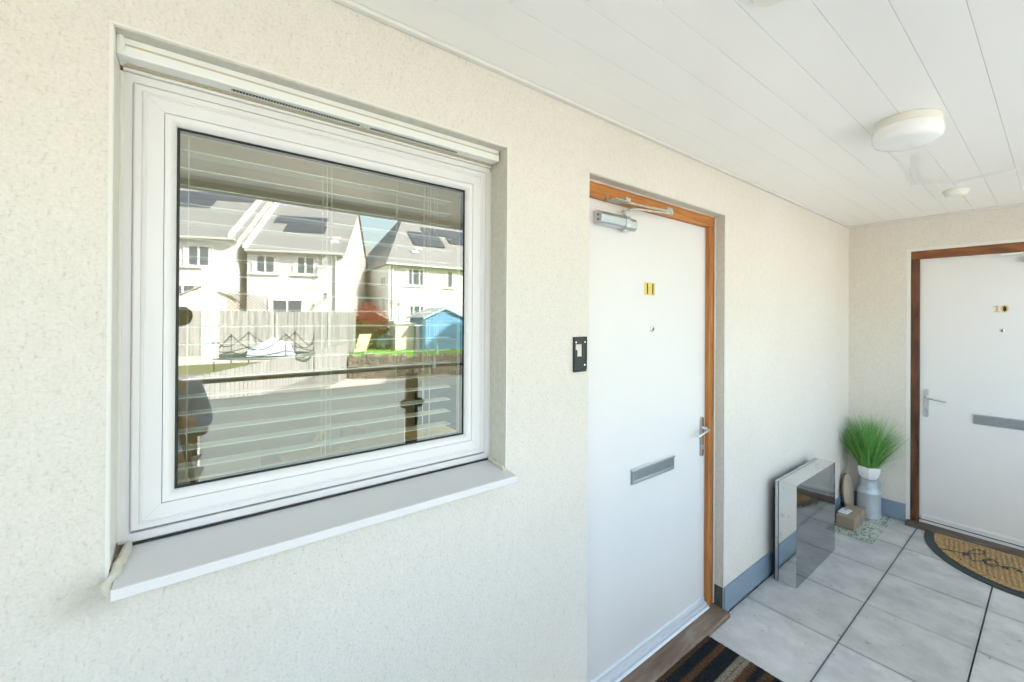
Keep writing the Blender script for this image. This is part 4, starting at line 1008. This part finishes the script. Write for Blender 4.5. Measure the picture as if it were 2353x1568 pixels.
JP = [(0, -.10, .80, .152, .125), (.10, -.08, .72, .100), (.13, .12, .46, .072), (.12, -.06, .12, .058), (-.10, -.08, .72, .100), (-.13, .12, .46, .072), (-.12, -.06, .12, .058)]
skinned('trousers', JP, [(0, 1), (1, 2), (2, 3), (0, 4), (4, 5), (5, 6)], m_trouser, person)
skinned('hair', [(0, .035, 1.40, .074, .075), (0, .035, 1.46, .068, .078), (0, .03, 1.49, .045, .055)], [(0, 1), (1, 2)], m_hair, person)
def loc(g, nm, mt, par, **kw):
    o = g.build(nm, mt, None, **kw); o.parent = par; return o
for sg in (1, -1):
    g = MB(); g.lathe([(.0001, .013), (.008, .010), (.012, .0), (.008, -.01), (.0001, -.012)], (sg*.027, .132, 1.405), 14); loc(g, 'eye', m_whiteint, person, smooth=True)
    g = MB(); g.tube([(sg*.072, .05, 1.38), (sg*.082, .04, 1.40), (sg*.078, .045, 1.425)], [.008, .013, .009]); loc(g, 'ear', m_skin, person, smooth=True)
g = MB(); g.tube([(0, .140, 1.415), (0, .158, 1.385), (0, .145, 1.375)], [.007, .013, .008]); loc(g, 'nose', m_skin, person, smooth=True)
g = MB(); g.tube([(-.022, .128, 1.352), (0, .136, 1.350), (.022, .128, 1.352)], [.003, .006, .003]); loc(g, 'mouth', mat('lips', (.35, .12, .1), .5), person, smooth=True)
for sg in (1, -1):
    for i in range(5):
        bx_ = (.055 if sg > 0 else -.085); g = MB()
        if i < 4: g.tube([(bx_+(i-1.5)*.016, .20, 1.235), (bx_+(i-1.5)*.018, .225, 1.262+.004*(i % 3)), (bx_+(i-1.5)*.017, .25, 1.262)], [.009, .0085, .007])
        else: g.tube([(bx_-sg*.022, .20, 1.215), (bx_-sg*.042, .22, 1.232), (bx_-sg*.045, .24, 1.245)], [.010, .009, .0075])
        loc(g, 'finger', m_skin, person, smooth=True)
    g = MB(); g.tube([(sg*.135, -.02, .03), (sg*.138, .08, .03), (sg*.14, .15, .028)], [.042, .045, .034]); loc(g, 'shoe', m_black, person, smooth=True)

# ------------------------------------------------------------------ houses opposite (seen in the pane)
def house_window(par, P, s0, s1, z0, z1, panes=2, label=None, sash=.05, sill=True, side=1):
    """P(s, z, n) -> world point, n outward"""
    def bx(mb, a0, a1, b0, b1, n0, n1):
        vs = [P(a, z, n_) for n_ in (n0, n1) for a, z in ((a0, b0), (a1, b0), (a1, b1), (a0, b1))]
        mb.add(vs, [(0, 1, 2, 3), (7, 6, 5, 4), (0, 4, 5, 1), (1, 5, 6, 2), (2, 6, 7, 3), (3, 7, 4, 0)])
    f = MB(); w = .06
    bx(f, s0, s1, z1-w, z1, .0, .05); bx(f, s0, s1, z0, z0+w, .0, .05); bx(f, s0, s0+w, z0+w, z1-w, .0, .05); bx(f, s1-w, s1, z0+w, z1-w, .0, .05)
    step = (s1-s0)/panes
    for i in range(1, panes): bx(f, s0+step*i-.04, s0+step*i+.04, z0+w, z1-w, .002, .048)
    fo = f.build('window', m_farwhite, par)
    if label: fo['label'] = label
    p = MB(); bx(p, s0+w, s1-w, z0+w, z1-w, .003, .02); p.build('pane', m_farglass, fo)
    c_ = MB(); bx(c_, s0+w+.02, s0+w+.16, z0+w, z1-w-.02, .021, .028); bx(c_, s1-w-.14, s1-w-.02, z0+w, z1-w-.02, .021, .028); c_.build('curtain', m_farwhite, fo)
    if sill: s_ = MB(); bx(s_, s0-.08, s1+.08, z0-.09, z0-.01, .0, .09); s_.build('sill', m_farwhite, fo)
    return fo
GA = Vector((6.13, -23.29, 0)); LA = Vector((.9135, .4067, 0)).normalized(); NA = Vector((-LA.y, LA.x, 0))
if NA.y < 0: NA = -NA
def PA(s, z, n_): return tuple(GA+LA*s+NA*n_+Vector((0, 0, z)))
def prism_house(par, P, s0, s1, ze, depth, pitch, wallmat, sidemat, over=.35, roof=True, raise_=0):
    zr = ze+math.tan(pitch)*depth/2
    g = MB(); vs = [P(s, z, n_) for s in (s0, s1) for n_, z in ((0, -.1), (0, ze), (-depth/2, zr), (-depth, ze), (-depth, -.1))]
    g.add([vs[0], vs[1], vs[6], vs[5]], [(0, 1, 2, 3)]); g.add([vs[3], vs[4], vs[9], vs[8]], [(0, 1, 2, 3)])
    lab(g.build('wall', wallmat, par), 'pale rendered front and rear walls')
    g = MB(); g.add(vs[5:10], [(0, 1, 2, 3, 4)]); g.add(vs[0:5], [(0, 1, 2, 3, 4)]); lab(g.build('wall', sidemat, par), 'vertically streaked gable walls')
    g = MB(); c_, s_ = math.cos(pitch), math.sin(pitch)
    for sg in (0, 1):
        def Q(s, w, h):
            n_ = over*c_-w*c_-h*0; z = ze-over*s_+w*s_+h
            return P(s, z+.03, n_ if sg == 0 else -depth-n_)
        Lw = depth/2/c_+over
        vs = [Q(s, w, h) for h in (0, .09) for s, w in ((s0-.02, 0), (s1+.10, 0), (s1+.10, Lw), (s0-.02, Lw))]
        g.add(vs, [(0, 1, 2, 3), (7, 6, 5, 4), (0, 4, 5, 1), (1, 5, 6, 2), (2, 6, 7, 3), (3, 7, 4, 0)])
    ro = lab(g.build('roof', m_tiles, par), 'grey tiled pitched roof')
    # gutter + fascia
    g = MB()
    vs = [P(s, z, n_) for n_, z in ((.26, ze-.20), (.38, ze-.20), (.38, ze-.09), (.26, ze-.09)) for s in (s0, s1)]
    g.add(vs, [(0, 1, 3, 2), (2, 3, 5, 4), (4, 5, 7, 6), (6, 7, 1, 0), (0, 2, 4, 6), (1, 3, 5, 7)])
    vs = [P(s, z, n_) for n_, z in ((.0, ze-.26), (.25, ze-.26), (.25, ze-.16), (.0, ze-.10)) for s in (s0, s1)]
    g.add(vs, [(0, 1, 3, 2), (2, 3, 5, 4), (4, 5, 7, 6), (6, 7, 1, 0), (0, 2, 4, 6), (1, 3, 5, 7)])
    lab(g.build('gutter', m_gutter, par), 'grey gutter and eaves board')
    return Q, ro, zr
def roofpt(P, ze, pitch, over=.35):
    c_, s_ = math.cos(pitch), math.sin(pitch)
    return lambda s, w, h: P(s, ze-.0+w*s_+.12+h, -w*c_)
def panel(par, RP, s0, s1, w0, w1, label, mt=None, nm='solar_panel', h=.05):
    if nm != 'verge_board': w0 *= .88; w1 *= .88
    g = MB(); vs = [RP(s, w, hh) for hh in (.0, h) for s, w in ((s0, w0), (s1, w0), (s1, w1), (s0, w1))]
    g.add(vs, [(0, 1, 2, 3), (7, 6, 5, 4), (0, 4, 5, 1), (1, 5, 6, 2), (2, 6, 7, 3), (3, 7, 4, 0)])
    return lab(g.build(nm, mt or m_solar, par), label)
PITCH_H = R(36)
HA = thing('house', 'pale semi-detached house with streaked gable, centre of the window reflection', 'house', tuple(GA))
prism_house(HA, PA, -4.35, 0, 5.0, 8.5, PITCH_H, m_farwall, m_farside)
house_window(HA, PA, -4.13, -3.0, 3.77, 4.66, 2); house_window(HA, PA, -2.34, -1.21, 3.76, 4.66, 2); house_window(HA, PA, -3.42, -1.75, .6, 2.45, 2, 'white french doors')
RPA = roofpt(PA, 5.0, PITCH_H)
panel(HA, RPA, -3.9, -1.35, 3.1, 4.2, 'upper row of dark solar panels'); panel(HA, RPA, -3.2, -1.22, 1.95, 2.95, 'lower row of dark solar panels')
for w0 in (1.3, .75): panel(HA, RPA, -.75, -.35, w0, w0+.16, 'small pale roof vent', m_gutter, 'roof_vent', .1)
g = MB(); g.tube([PA(-.34, 4.75, .30), PA(-.34, 4.5, .08), PA(-.34, 0, .08)], .055, n=8); lab(g.build('downpipe', m_farwhite, HA), 'white rainwater pipe')
# white barge boards stepping between the two halves
for s_, ze_ in ((-4.37, 5.0), (-4.98, 5.5)):
    RP_ = roofpt(PA, ze_, PITCH_H); panel(HA, RP_, s_-.10, s_+.10, -.3, 7.0, 'white verge board', m_farwhite, 'verge_board', .16)
for s_, z_, r_ in ((-.68, 4.45, .30), (-.80, 2.65, .18)):
    g = MB(); c_ = Vector(PA(s_, z_, .45)); ax = (NA*.8+LA*-.5+Vector((0, 0, .25))).normalized(); q = ax.to_track_quat('Z', 'Y')
    n_ = 20; vs = []
    for rr_, zz in ((.001, -.06), (.6, -.04), (1, 0)):
        for i in range(n_): vs.append(tuple(c_+q @ Vector((rr_*r_*math.cos(6.2832*i/n_), rr_*r_*math.sin(6.2832*i/n_), zz))))
    g.add(vs, [(j*n_+i, j*n_+(i+1) % n_, (j+1)*n_+(i+1) % n_, (j+1)*n_+i) for j in range(2) for i in range(n_)])
    g.tube([c_, c_+ax*.3], .012); g.tube([c_, Vector(PA(s_, z_-.1, 0))], .02)
    lab(g.build('satellite_dish', m_gutter, HA, smooth=True), 'grey satellite dish on the wall')
HL = thing('house', 'pale house stepped up at the left edge of the window reflection', 'house', tuple(GA+LA*-8))
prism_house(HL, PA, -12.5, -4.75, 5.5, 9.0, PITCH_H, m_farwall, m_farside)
house_window(HL, PA, -6.95, -5.75, 4.0, 5.0, 2); house_window(HL, PA, -7.6, -6.34, 2.1, 3.1, 2)
RPL = roofpt(PA, 5.5, PITCH_H)
panel(HL, RPL, -9.5, -5.2, 4.55, 5.6, 'dark solar panels on the left roof'); panel(HL, RPL, -9.5, -6.9, 3.3, 4.4, 'second row of dark solar panels')
# house B: hipped
GB = Vector((9.18, -25.54, 0)); LB = Vector((.9972, .0748, 0)); NB = Vector((-.0748, .9972, 0))
def PB(s, z, n_): return tuple(GB+LB*s+NB*n_+Vector((0, 0, z)))
HB = thing('house', 'pale hipped-roof house at the right of the window reflection', 'house', tuple(GB))
DB = 12.0; zrB = 5+math.tan(PITCH_H)*DB/2; WB = 12
g = MB(); vs = [PB(s, z, n_) for z in (-.1, 5.0) for s, n_ in ((0, 0), (WB, 0), (WB, -DB), (0, -DB))]
g.add(vs, [(0, 1, 5, 4), (1, 2, 6, 5), (2, 3, 7, 6), (3, 0, 4, 7)]); lab(g.build('wall', m_farwall, HB), 'pale rendered walls')
g = MB(); o_ = .35; zo = 5-o_*math.tan(PITCH_H)+.05
vs = [PB(-.2, zo, o_), PB(WB+.3, zo, o_), PB(WB+.3, zo, -DB-o_), PB(-.2, zo, -DB-o_), PB(2.7, zrB+.05, -DB/2), PB(WB-2.7, zrB+.05, -DB/2)]
g.add(vs, [(0, 1, 5, 4), (2, 3, 4, 5), (3, 0, 4), (1, 2, 5), (3, 2, 1, 0)]); lab(g.build('roof', m_tiles, HB), 'grey tiled hipped roof')
g = MB()
vs = [PB(s, z, n_) for n_, z in ((.27, 4.80), (.40, 4.80), (.40, 4.92), (.27, 4.92)) for s in (-.2, WB+.3)]
g.add(vs, [(0, 1, 3, 2), (2, 3, 5, 4), (4, 5, 7, 6), (6, 7, 1, 0), (0, 2, 4, 6), (1, 3, 5, 7)]); lab(g.build('gutter', m_gutter, HB), 'grey gutter and eaves board')
house_window(HB, PB, 1.05, 2.35, 3.6, 4.65, 3); house_window(HB, PB, 3.6, 4.3, 3.57, 4.68, 1); house_window(HB, PB, 1.14, 2.39, 1.44, 2.35, 3)
house_window(HB, PB, 5.4, 6.4, 3.6, 4.65, 2); house_window(HB, PB, 4.9, 6.6, .6, 2.3, 2, 'white french doors under the blue shed roof line')
def PBs(s, z, n_): return tuple(GB+NB*(-s)+LB*(-n_)+Vector((0, 0, z)))
house_window(HB, PBs, .35, 1.75, 3.5, 4.15, 3); house_window(HB, PBs, .35, 1.5, 2.0, 2.85, 3)
for s_ in (.06, .28): g = MB(); g.tube([PB(s_, 4.8, .3), PB(s_, 4.55, .07), PB(s_, 0, .07)], .05, n=8); lab(g.build('downpipe', m_farwhite, HB), 'white rainwater pipe')
RPB = roofpt(PB, 5.0, PITCH_H)
panel(HB, RPB, 2.2, 4.4, 2.7, 4.9, 'black solar panels, lower left'); panel(HB, RPB, 3.4, 7.1, 4.9, 6.0, 'black solar panels, upper row'); panel(HB, RPB, 5.0, 6.6, 3.6, 4.85, 'black solar panels, lower right')
for s_, w0 in ((2.1, 1.9), (1.75, 1.35)): panel(HB, RPB, s_, s_+.42, w0, w0+.18, 'small pale roof vent', m_farwhite, 'roof_vent', .1)
for s_ in (.35, .85):
    g = MB(); g.lathe([(.0001, 0), (.12, .03)], PB(s_, 2.65, .25), 16, 'Y'); g.tube([PB(s_, 2.65, .28), PB(s_, 2.6, .0)], .015); lab(g.build('satellite_dish', m_gutter, HB), 'small grey satellite dish')
# house C far behind, glimpsed in the gap
HC = thing('house', 'distant house with dark roof glimpsed in the gap between the reflected houses', 'house', (13.5, -41, 0))
def PC(s, z, n_): return (13.0+s, -40.0+n_, z)
prism_house(HC, PC, -3, 6, 6.0, 7, R(35), m_farwall, m_farside)
g = MB(); g.prism([(-.0, 5.9), (1.5, 5.9), (1.5, 7.1), (1.2, 7.5), (.2, 7.5), (-.0, 7.1)], -40.3, -38.9, axis='y', M=Matrix.Translation((12.9, 0, 0))); dm = lab(g.build('dormer', m_farwhite, HC), 'white dormer')
g = MB(); g.box(13.2, 14.1, -38.9, -38.88, 6.2, 7.1); lab(g.build('dormer_window', m_farglass, HC), 'dark dormer window')

# ------------------------------------------------------------------ gardens (seen in the pane)
def board_fence(name, label, a, b_, z0, za, zb, mt, pitch=.10, th=.02, posts=2.0):
    a, b_ = Vector(a), Vector(b_); L_ = (b_-a).length; d_ = (b_-a)/L_; n_ = Vector((-d_.y, d_.x)); t = thing(name, label, 'fence', (a.x, a.y, z0))
    g = MB(); k_ = int(L_/pitch)
    for i in range(k_):
        s0, s1 = i*pitch, i*pitch+pitch*.93; off = .012*(i % 2)
        zt0 = za+(zb-za)*s0/L_; zt1 = za+(zb-za)*s1/L_; j_ = random.uniform(-.01, .01)
        P_ = lambda s, n__, z: (a.x+d_.x*s+n_.x*n__, a.y+d_.y*s+n_.y*n__, z)
        vs = [P_(s0, off, z0), P_(s1, off, z0), P_(s1, off, zt1+j_), P_(s0, off, zt0+j_), P_(s0, off+th, z0), P_(s1, off+th, z0), P_(s1, off+th, zt1+j_), P_(s0, off+th, zt0+j_)]
        g.add(vs, [(0, 1, 2, 3), (7, 6, 5, 4), (0, 4, 5, 1), (1, 5, 6, 2), (2, 6, 7, 3), (3, 7, 4, 0)])
    g.build('boards', mt, t)
    i = 0
    while i*posts <= L_+.01:
        s = min(i*posts, L_); zt = za+(zb-za)*s/L_; c_ = a+d_*s
        g = MB(); g.box(c_.x-.05, c_.x+.05, c_.y-.05, c_.y+.05, z0, zt-.05); g.build('post', mt, t); i += 1
    return t
board_fence('timber_fence', 'long grey close-boarded garden fence across the window reflection', (-6.5, -24.2), (5.73, -19.5), -.1, 1.80, 1.80, m_fence, .12)
board_fence('timber_fence', 'low silvery fence with sloping top in the foreground of the reflection', (-.75, -7.9), (4.95, -17.7), -.9, .42, .52, m_fence2, .09)
# gabion wall
t = thing('gabion_wall', 'stone-filled wire gabion wall holding up the lawn', 'retaining wall', (5.8, -16.8, -.9))
gd = [(4.93, -17.42), (7.02, -15.95), (13.9, -15.12)]
g = MB(); gw = MB(); rr = random.Random(4)
for (xa, ya), (xb, yb_) in zip(gd[:-1], gd[1:]):
    a = Vector((xa, ya)); b_ = Vector((xb, yb_)); L_ = (b_-a).length; d_ = (b_-a)/L_; n_ = Vector((-d_.y, d_.x))
    s = 0
    while s < L_ and xa < 7.1:
        z = -.9
        while z < -.02:
            w = rr.uniform(.13, .22); h = rr.uniform(.10, .16); c_ = a+d_*(s+w/2)+n_*rr.uniform(.02, .08)
            M_ = Matrix.Translation((c_.x, c_.y, z+h/2)) @ Matrix.Rotation(math.atan2(d_.y, d_.x)+rr.uniform(-.15, .15), 4, 'Z') @ Matrix.Rotation(rr.uniform(-.2, .2), 4, 'Y')
            k0 = len(g.v); g.box(-w/2*.95, w/2*.95, -.1, .08, -h/2*.95, h/2*.95, M_)
            for q in range(k0, len(g.v)): g.v[q] = tuple(v+rr.uniform(-.015, .015) for v in g.v[q])
            z += h
        s += .17
    for zz in [-.9+.1*i for i in range(10)]: gw.tube([(*(a+n_*.15), zz), (*(b_+n_*.15), zz)], .005, n=4)
    s = 0
    while s < L_: gw.tube([(*(a+d_*s+n_*.15), -.9), (*(a+d_*s+n_*.15), 0)], .005, n=4); s += .1
g.build('stones', m_stone, t, bevel=.012); gw.build('mesh', m_wire, t)
# hedge / shrub with red tips
def leafball(name, label, c, rad, n_, m1, m2, cat='shrub', lf=.07, split=.25, seed=1):
    t = thing(name, label, cat, (c[0], c[1], 0)); rr = random.Random(seed)
    ga, gb = MB(), MB()
    for _ in range(n_):
        while True:
            p = Vector((rr.uniform(-1, 1), rr.uniform(-1, 1), rr.uniform(-1, 1)))
            if .35 < p.length < 1: break
        lump = 1+.13*math.sin(p.x*7+seed)*math.cos(p.y*6)+.08*math.sin(p.z*9)
        q = Vector((c[0]+p.x*rad[0]*lump, c[1]+p.y*rad[1]*lump, c[2]+p.z*rad[2]*lump))
        if q.z < 0: continue
        d1_ = Vector((rr.gauss(0, 1), rr.gauss(0, 1), rr.gauss(0, 1))).normalized(); d2_ = d1_.orthogonal().normalized()
        s_ = lf*rr.uniform(.6, 1.2)
        tgt = ga if (p.z+rr.gauss(0, .25)) > split else gb
        tgt.add([q-d1_*s_, q+d2_*s_*.4, q+d1_*s_, q-d2_*s_*.4], [(0, 1, 2, 3)])
    if ga.v: lab(ga.build('leaves', m1, t), 'upper leaves')
    if gb.v: lab(gb.build('leaves', m2, t), 'lower leaves')
    g = MB()
    for i in range(7):
        a = i*.9; g.tube([(c[0]+.05*math.cos(a), c[1]+.05*math.sin(a), 0), (c[0]+rad[0]*.5*math.cos(a), c[1]+rad[1]*.5*math.sin(a), c[2]+rad[2]*.4)], [.03, .01])
    g.build('stem', m_bark, t)
    return t
leafball('shrub', 'round shrub with red young leaves beyond the reflected fence', (6.75, -21.0, .95), (1.05, .8, 1.22), 5200, m_redleaf, m_greenleaf, seed=2, split=.18)
leafball('shrub', 'low blue-green shrub at the lawn edge in the reflection', (7.15, -20.0, .35), (.38, .3, .33), 900, m_blueleaf, m_greenleaf, seed=5, split=-.6, lf=.05)
# blue shed
t = thing('garden_shed', 'bright blue boarded garden shed on the reflected lawn', 'shed', (9.55, -19.3, 0))
def shed(t, x0, x1, y0, y1, zb, ze, zr, mw, mr, trim=None, rot=0):
    g = MB(); xm = (x0+x1)/2; n_ = max(4, int((ze-zb)/.13))
    for i in range(n_):
        z0, z1 = zb+(ze-zb)*i/n_, zb+(ze-zb)*(i+1)/n_
        g.prism([(y1, z0), (y1+.018, z0), (y1+.002, z1), (y1, z1)], x0, x1, axis='x')
    g.box(x0, x1, y0, y1, zb, ze); g.prism([(x0, ze), (x1, ze), (xm, zr-.03)], y0, y1, axis='y'); g.build('wall', mw, t)
    g = MB(); sl = math.atan2(zr-ze, (x1-x0)/2)
    for sg in (-1, 1):
        o_ = .14
        A_ = (xm, zr); B_ = (xm+sg*((x1-x0)/2+o_), ze-o_*math.tan(sl))
        g.prism([A_, B_, (B_[0], B_[1]+.04), (A_[0], A_[1]+.04)], y0-.12, y1+.12, axis='y')
    g.build('roof', mr, t)
    if trim:
        g = MB()
        for sg in (-1, 1):
            A_ = (xm, zr-.06); B_ = (xm+sg*((x1-x0)/2+.14), ze-.14*math.tan(sl)-.06)
            g.prism([A_, B_, (B_[0], B_[1]+.10), (A_[0], A_[1]+.10)], y1+.125, y1+.15, axis='y')
        g.build('barge_board', trim, t)
shed(t, 8.55, 10.55, -20.4, -18.5, 0, 1.62, 2.06, m_bluewood, m_greyroof, m_bluetrim)
t = thing('garden_shed', 'pale beige garden shed behind the reflected fence on the left', 'shed', (.6, -24, 0))
shed(t, -.55, 1.6, -23.9, -22.9, 0, 2.35, 2.95, m_beige, m_greyroof)
t = thing('storage_box', 'beige lidded storage box beside the blue shed in the reflection', 'storage box', (7.9, -19.6, 0))
g = MB(); g.box(7.45, 8.35, -20.2, -19.4, 0, 1.25); g.build('body', m_beige, t, bevel=.02)
g = MB(); g.prism([(7.38, 1.25), (8.45, 1.25), (8.45, 1.32), (7.38, 1.40)], -20.25, -19.3, axis='y'); g.build('lid', m_farwhite, t)
g = MB(); g.box(7.35, 7.62, -17.1, -16.8, .0, 1.42); 
t = thing('compost_bin', 'dark narrow bin standing on the reflected lawn', 'bin', (7.5, -17, 0)); 
g = MB(); g.prism([(7.40, 0), (7.60, 0), (7.58, 1.2), (7.42, 1.2)], -17.1, -16.85, axis='y'); g.build('body', m_tube, t, bevel=.02)
g = MB(); g.box(7.38, 7.62, -17.12, -16.83, 1.2, 1.27); g.build('lid', m_gutter, t, bevel=.01)
# rotary clothes airer
t = thing('rotary_airer', 'folding rotary clothes line on the reflected lawn', 'clothes line', (7.87, -20, 0))
g = MB(); g.tube([(7.87, -20, 0), (7.84, -20, 1.75)], .022); g.build('pole', m_tube, t)
for i in range(4):
    a = R(45+90*i+20); g = MB(); g.tube([(7.84, -20, 1.25), (7.84+1.35*math.cos(a), -20+1.35*math.sin(a), 1.78)], .014); g.build('arm', m_gutter, t)
g = MB()
for r_ in (.5, .9, 1.3):
    zz = 1.25+.53*r_/1.35; ps = [(7.84+r_*math.cos(R(65+90*i)), -20+r_*math.sin(R(65+90*i)), zz) for i in range(5)]; g.tube(ps, .004, n=4)
g.build('line', m_bluetrim, t)
# yellow slide-backed deck chair
t = thing('deck_chair', 'pale yellow deck chair at the edge of the reflected lawn', 'garden chair', (5.5, -18, 0))
for dx in (0, .5):
    g = MB(); g.tube([(5.2+dx, -17.9-dx*.3, .02), (5.55+dx, -18.3-dx*.3, .85)], .022); g.build('frame', m_yellow, t)
    g = MB(); g.tube([(5.2+dx, -18.35-dx*.3, .02), (5.42+dx, -17.8-dx*.3, .45)], .02); g.build('frame', m_yellow, t)
g = MB(); g.add([(5.2, -17.92, .12), (5.7, -18.07, .12), (6.05, -18.45, .84), (5.55, -18.3, .84)], [(0, 1, 2, 3)]); g.add([(5.2, -17.93, .12), (5.7, -18.08, .12), (6.05, -18.46, .84), (5.55, -18.31, .84)], [(3, 2, 1, 0)]); g.build('sling', m_yellow, t)
# trampoline with sagging net and a pale sheet
t = thing('trampoline', 'dark trampoline with sagging safety net behind the sloping fence', 'trampoline', (1.8, -14, -.35))
tc_, tr_ = Vector((1.75, -14.2)), 1.25
g = MB(); g.tube([(tc_.x+tr_*math.cos(R(10*i)), tc_.y+tr_*math.sin(R(10*i)), .42) for i in range(37)], .03); g.build('frame', m_tube, t)
g = MB(); g.lathe([(.001, 0), (tr_*.9, 0)], (tc_.x, tc_.y, .43), 30); g.build('bed', m_dkgreen, t)
for i in range(6):
    a = R(60*i+15); x, y = tc_.x+tr_*math.cos(a), tc_.y+tr_*math.sin(a); g = MB(); g.tube([(x, y, -.35), (x, y, 1.12)], .014); g.build('pole', m_tube, t)
g = MB()
for i in range(6):
    a0, a1 = R(60*i+15), R(60*i+75)
    for z0, sag in ((1.08, .42), (.62, .12)):
        g.tube([(tc_.x+tr_*math.cos(a0+(a1-a0)*u/8), tc_.y+tr_*math.sin(a0+(a1-a0)*u/8), z0-sag*math.sin(math.pi*u/8)) for u in range(9)], .014, n=5)
g.build('net_edge', m_dkgreen, t)
g = MB(); g.add([(1.25, -14.9, .44), (2.5, -14.7, .44), (2.3, -14.0, .80), (1.9, -14.2, .95), (1.3, -14.2, .60)], [(0, 1, 3, 4), (1, 2, 3)])
g.add([(1.3, -14.2, .60), (1.9, -14.2, .95), (2.3, -14.0, .80), (2.4, -13.4, .45), (1.2, -13.5, .45)], [(0, 1, 2, 3, 4)])
tag(g.build('plastic_sheet', m_tarp, None), 'pale blue sheet draped over the trampoline bed', 'sheet')
# trellis
t = thing('trellis', 'dark diamond lattice trellis above the reflected fence', 'trellis', (2.4, -21.4, 1.8))
g = MB()
def PT(s, z): 
    a = Vector((1.2, -21.55)); d_ = Vector((.93, .36)); return (a.x+d_.x*s, a.y+d_.y*s, z)
for i in range(-6, 13):
    s0 = i*.14
    for dirn in (1, -1):
        zA, zB = 1.75, 2.62; sA, sB = s0, s0+dirn*.87
        # clip to 0..1.45
        lo, hi = 0, 1.5
        def at(s): return zA+(s-sA)/(sB-sA)*(zB-zA)
        a_, b__ = sorted((sA, sB)); a_, b__ = max(a_, lo), min(b__, hi)
        if b__-a_ < .03: continue
        g.tube([PT(a_, at(a_)), PT(b__, at(b__))], .012, n=4)
g.build('lattice', m_bark, t)

# ------------------------------------------------------------------ groups of repeats
GROUPS = {'house': 'pale houses opposite, seen in the window', 'timber_fence': 'garden fences seen in the window', 'garden_shed': 'garden sheds seen in the window',
          'shrub': 'garden shrubs seen in the window', 'door_mat': 'door mats on the walkway', 'smoke_detector': 'small discs on the soffit', 'dining_chair': 'chairs inside the room'}
for o in COL.objects:
    k_ = o.name.split('.')[0]
    if o.parent is None and k_ in GROUPS and 'kind' not in o: o['group'] = GROUPS[k_]
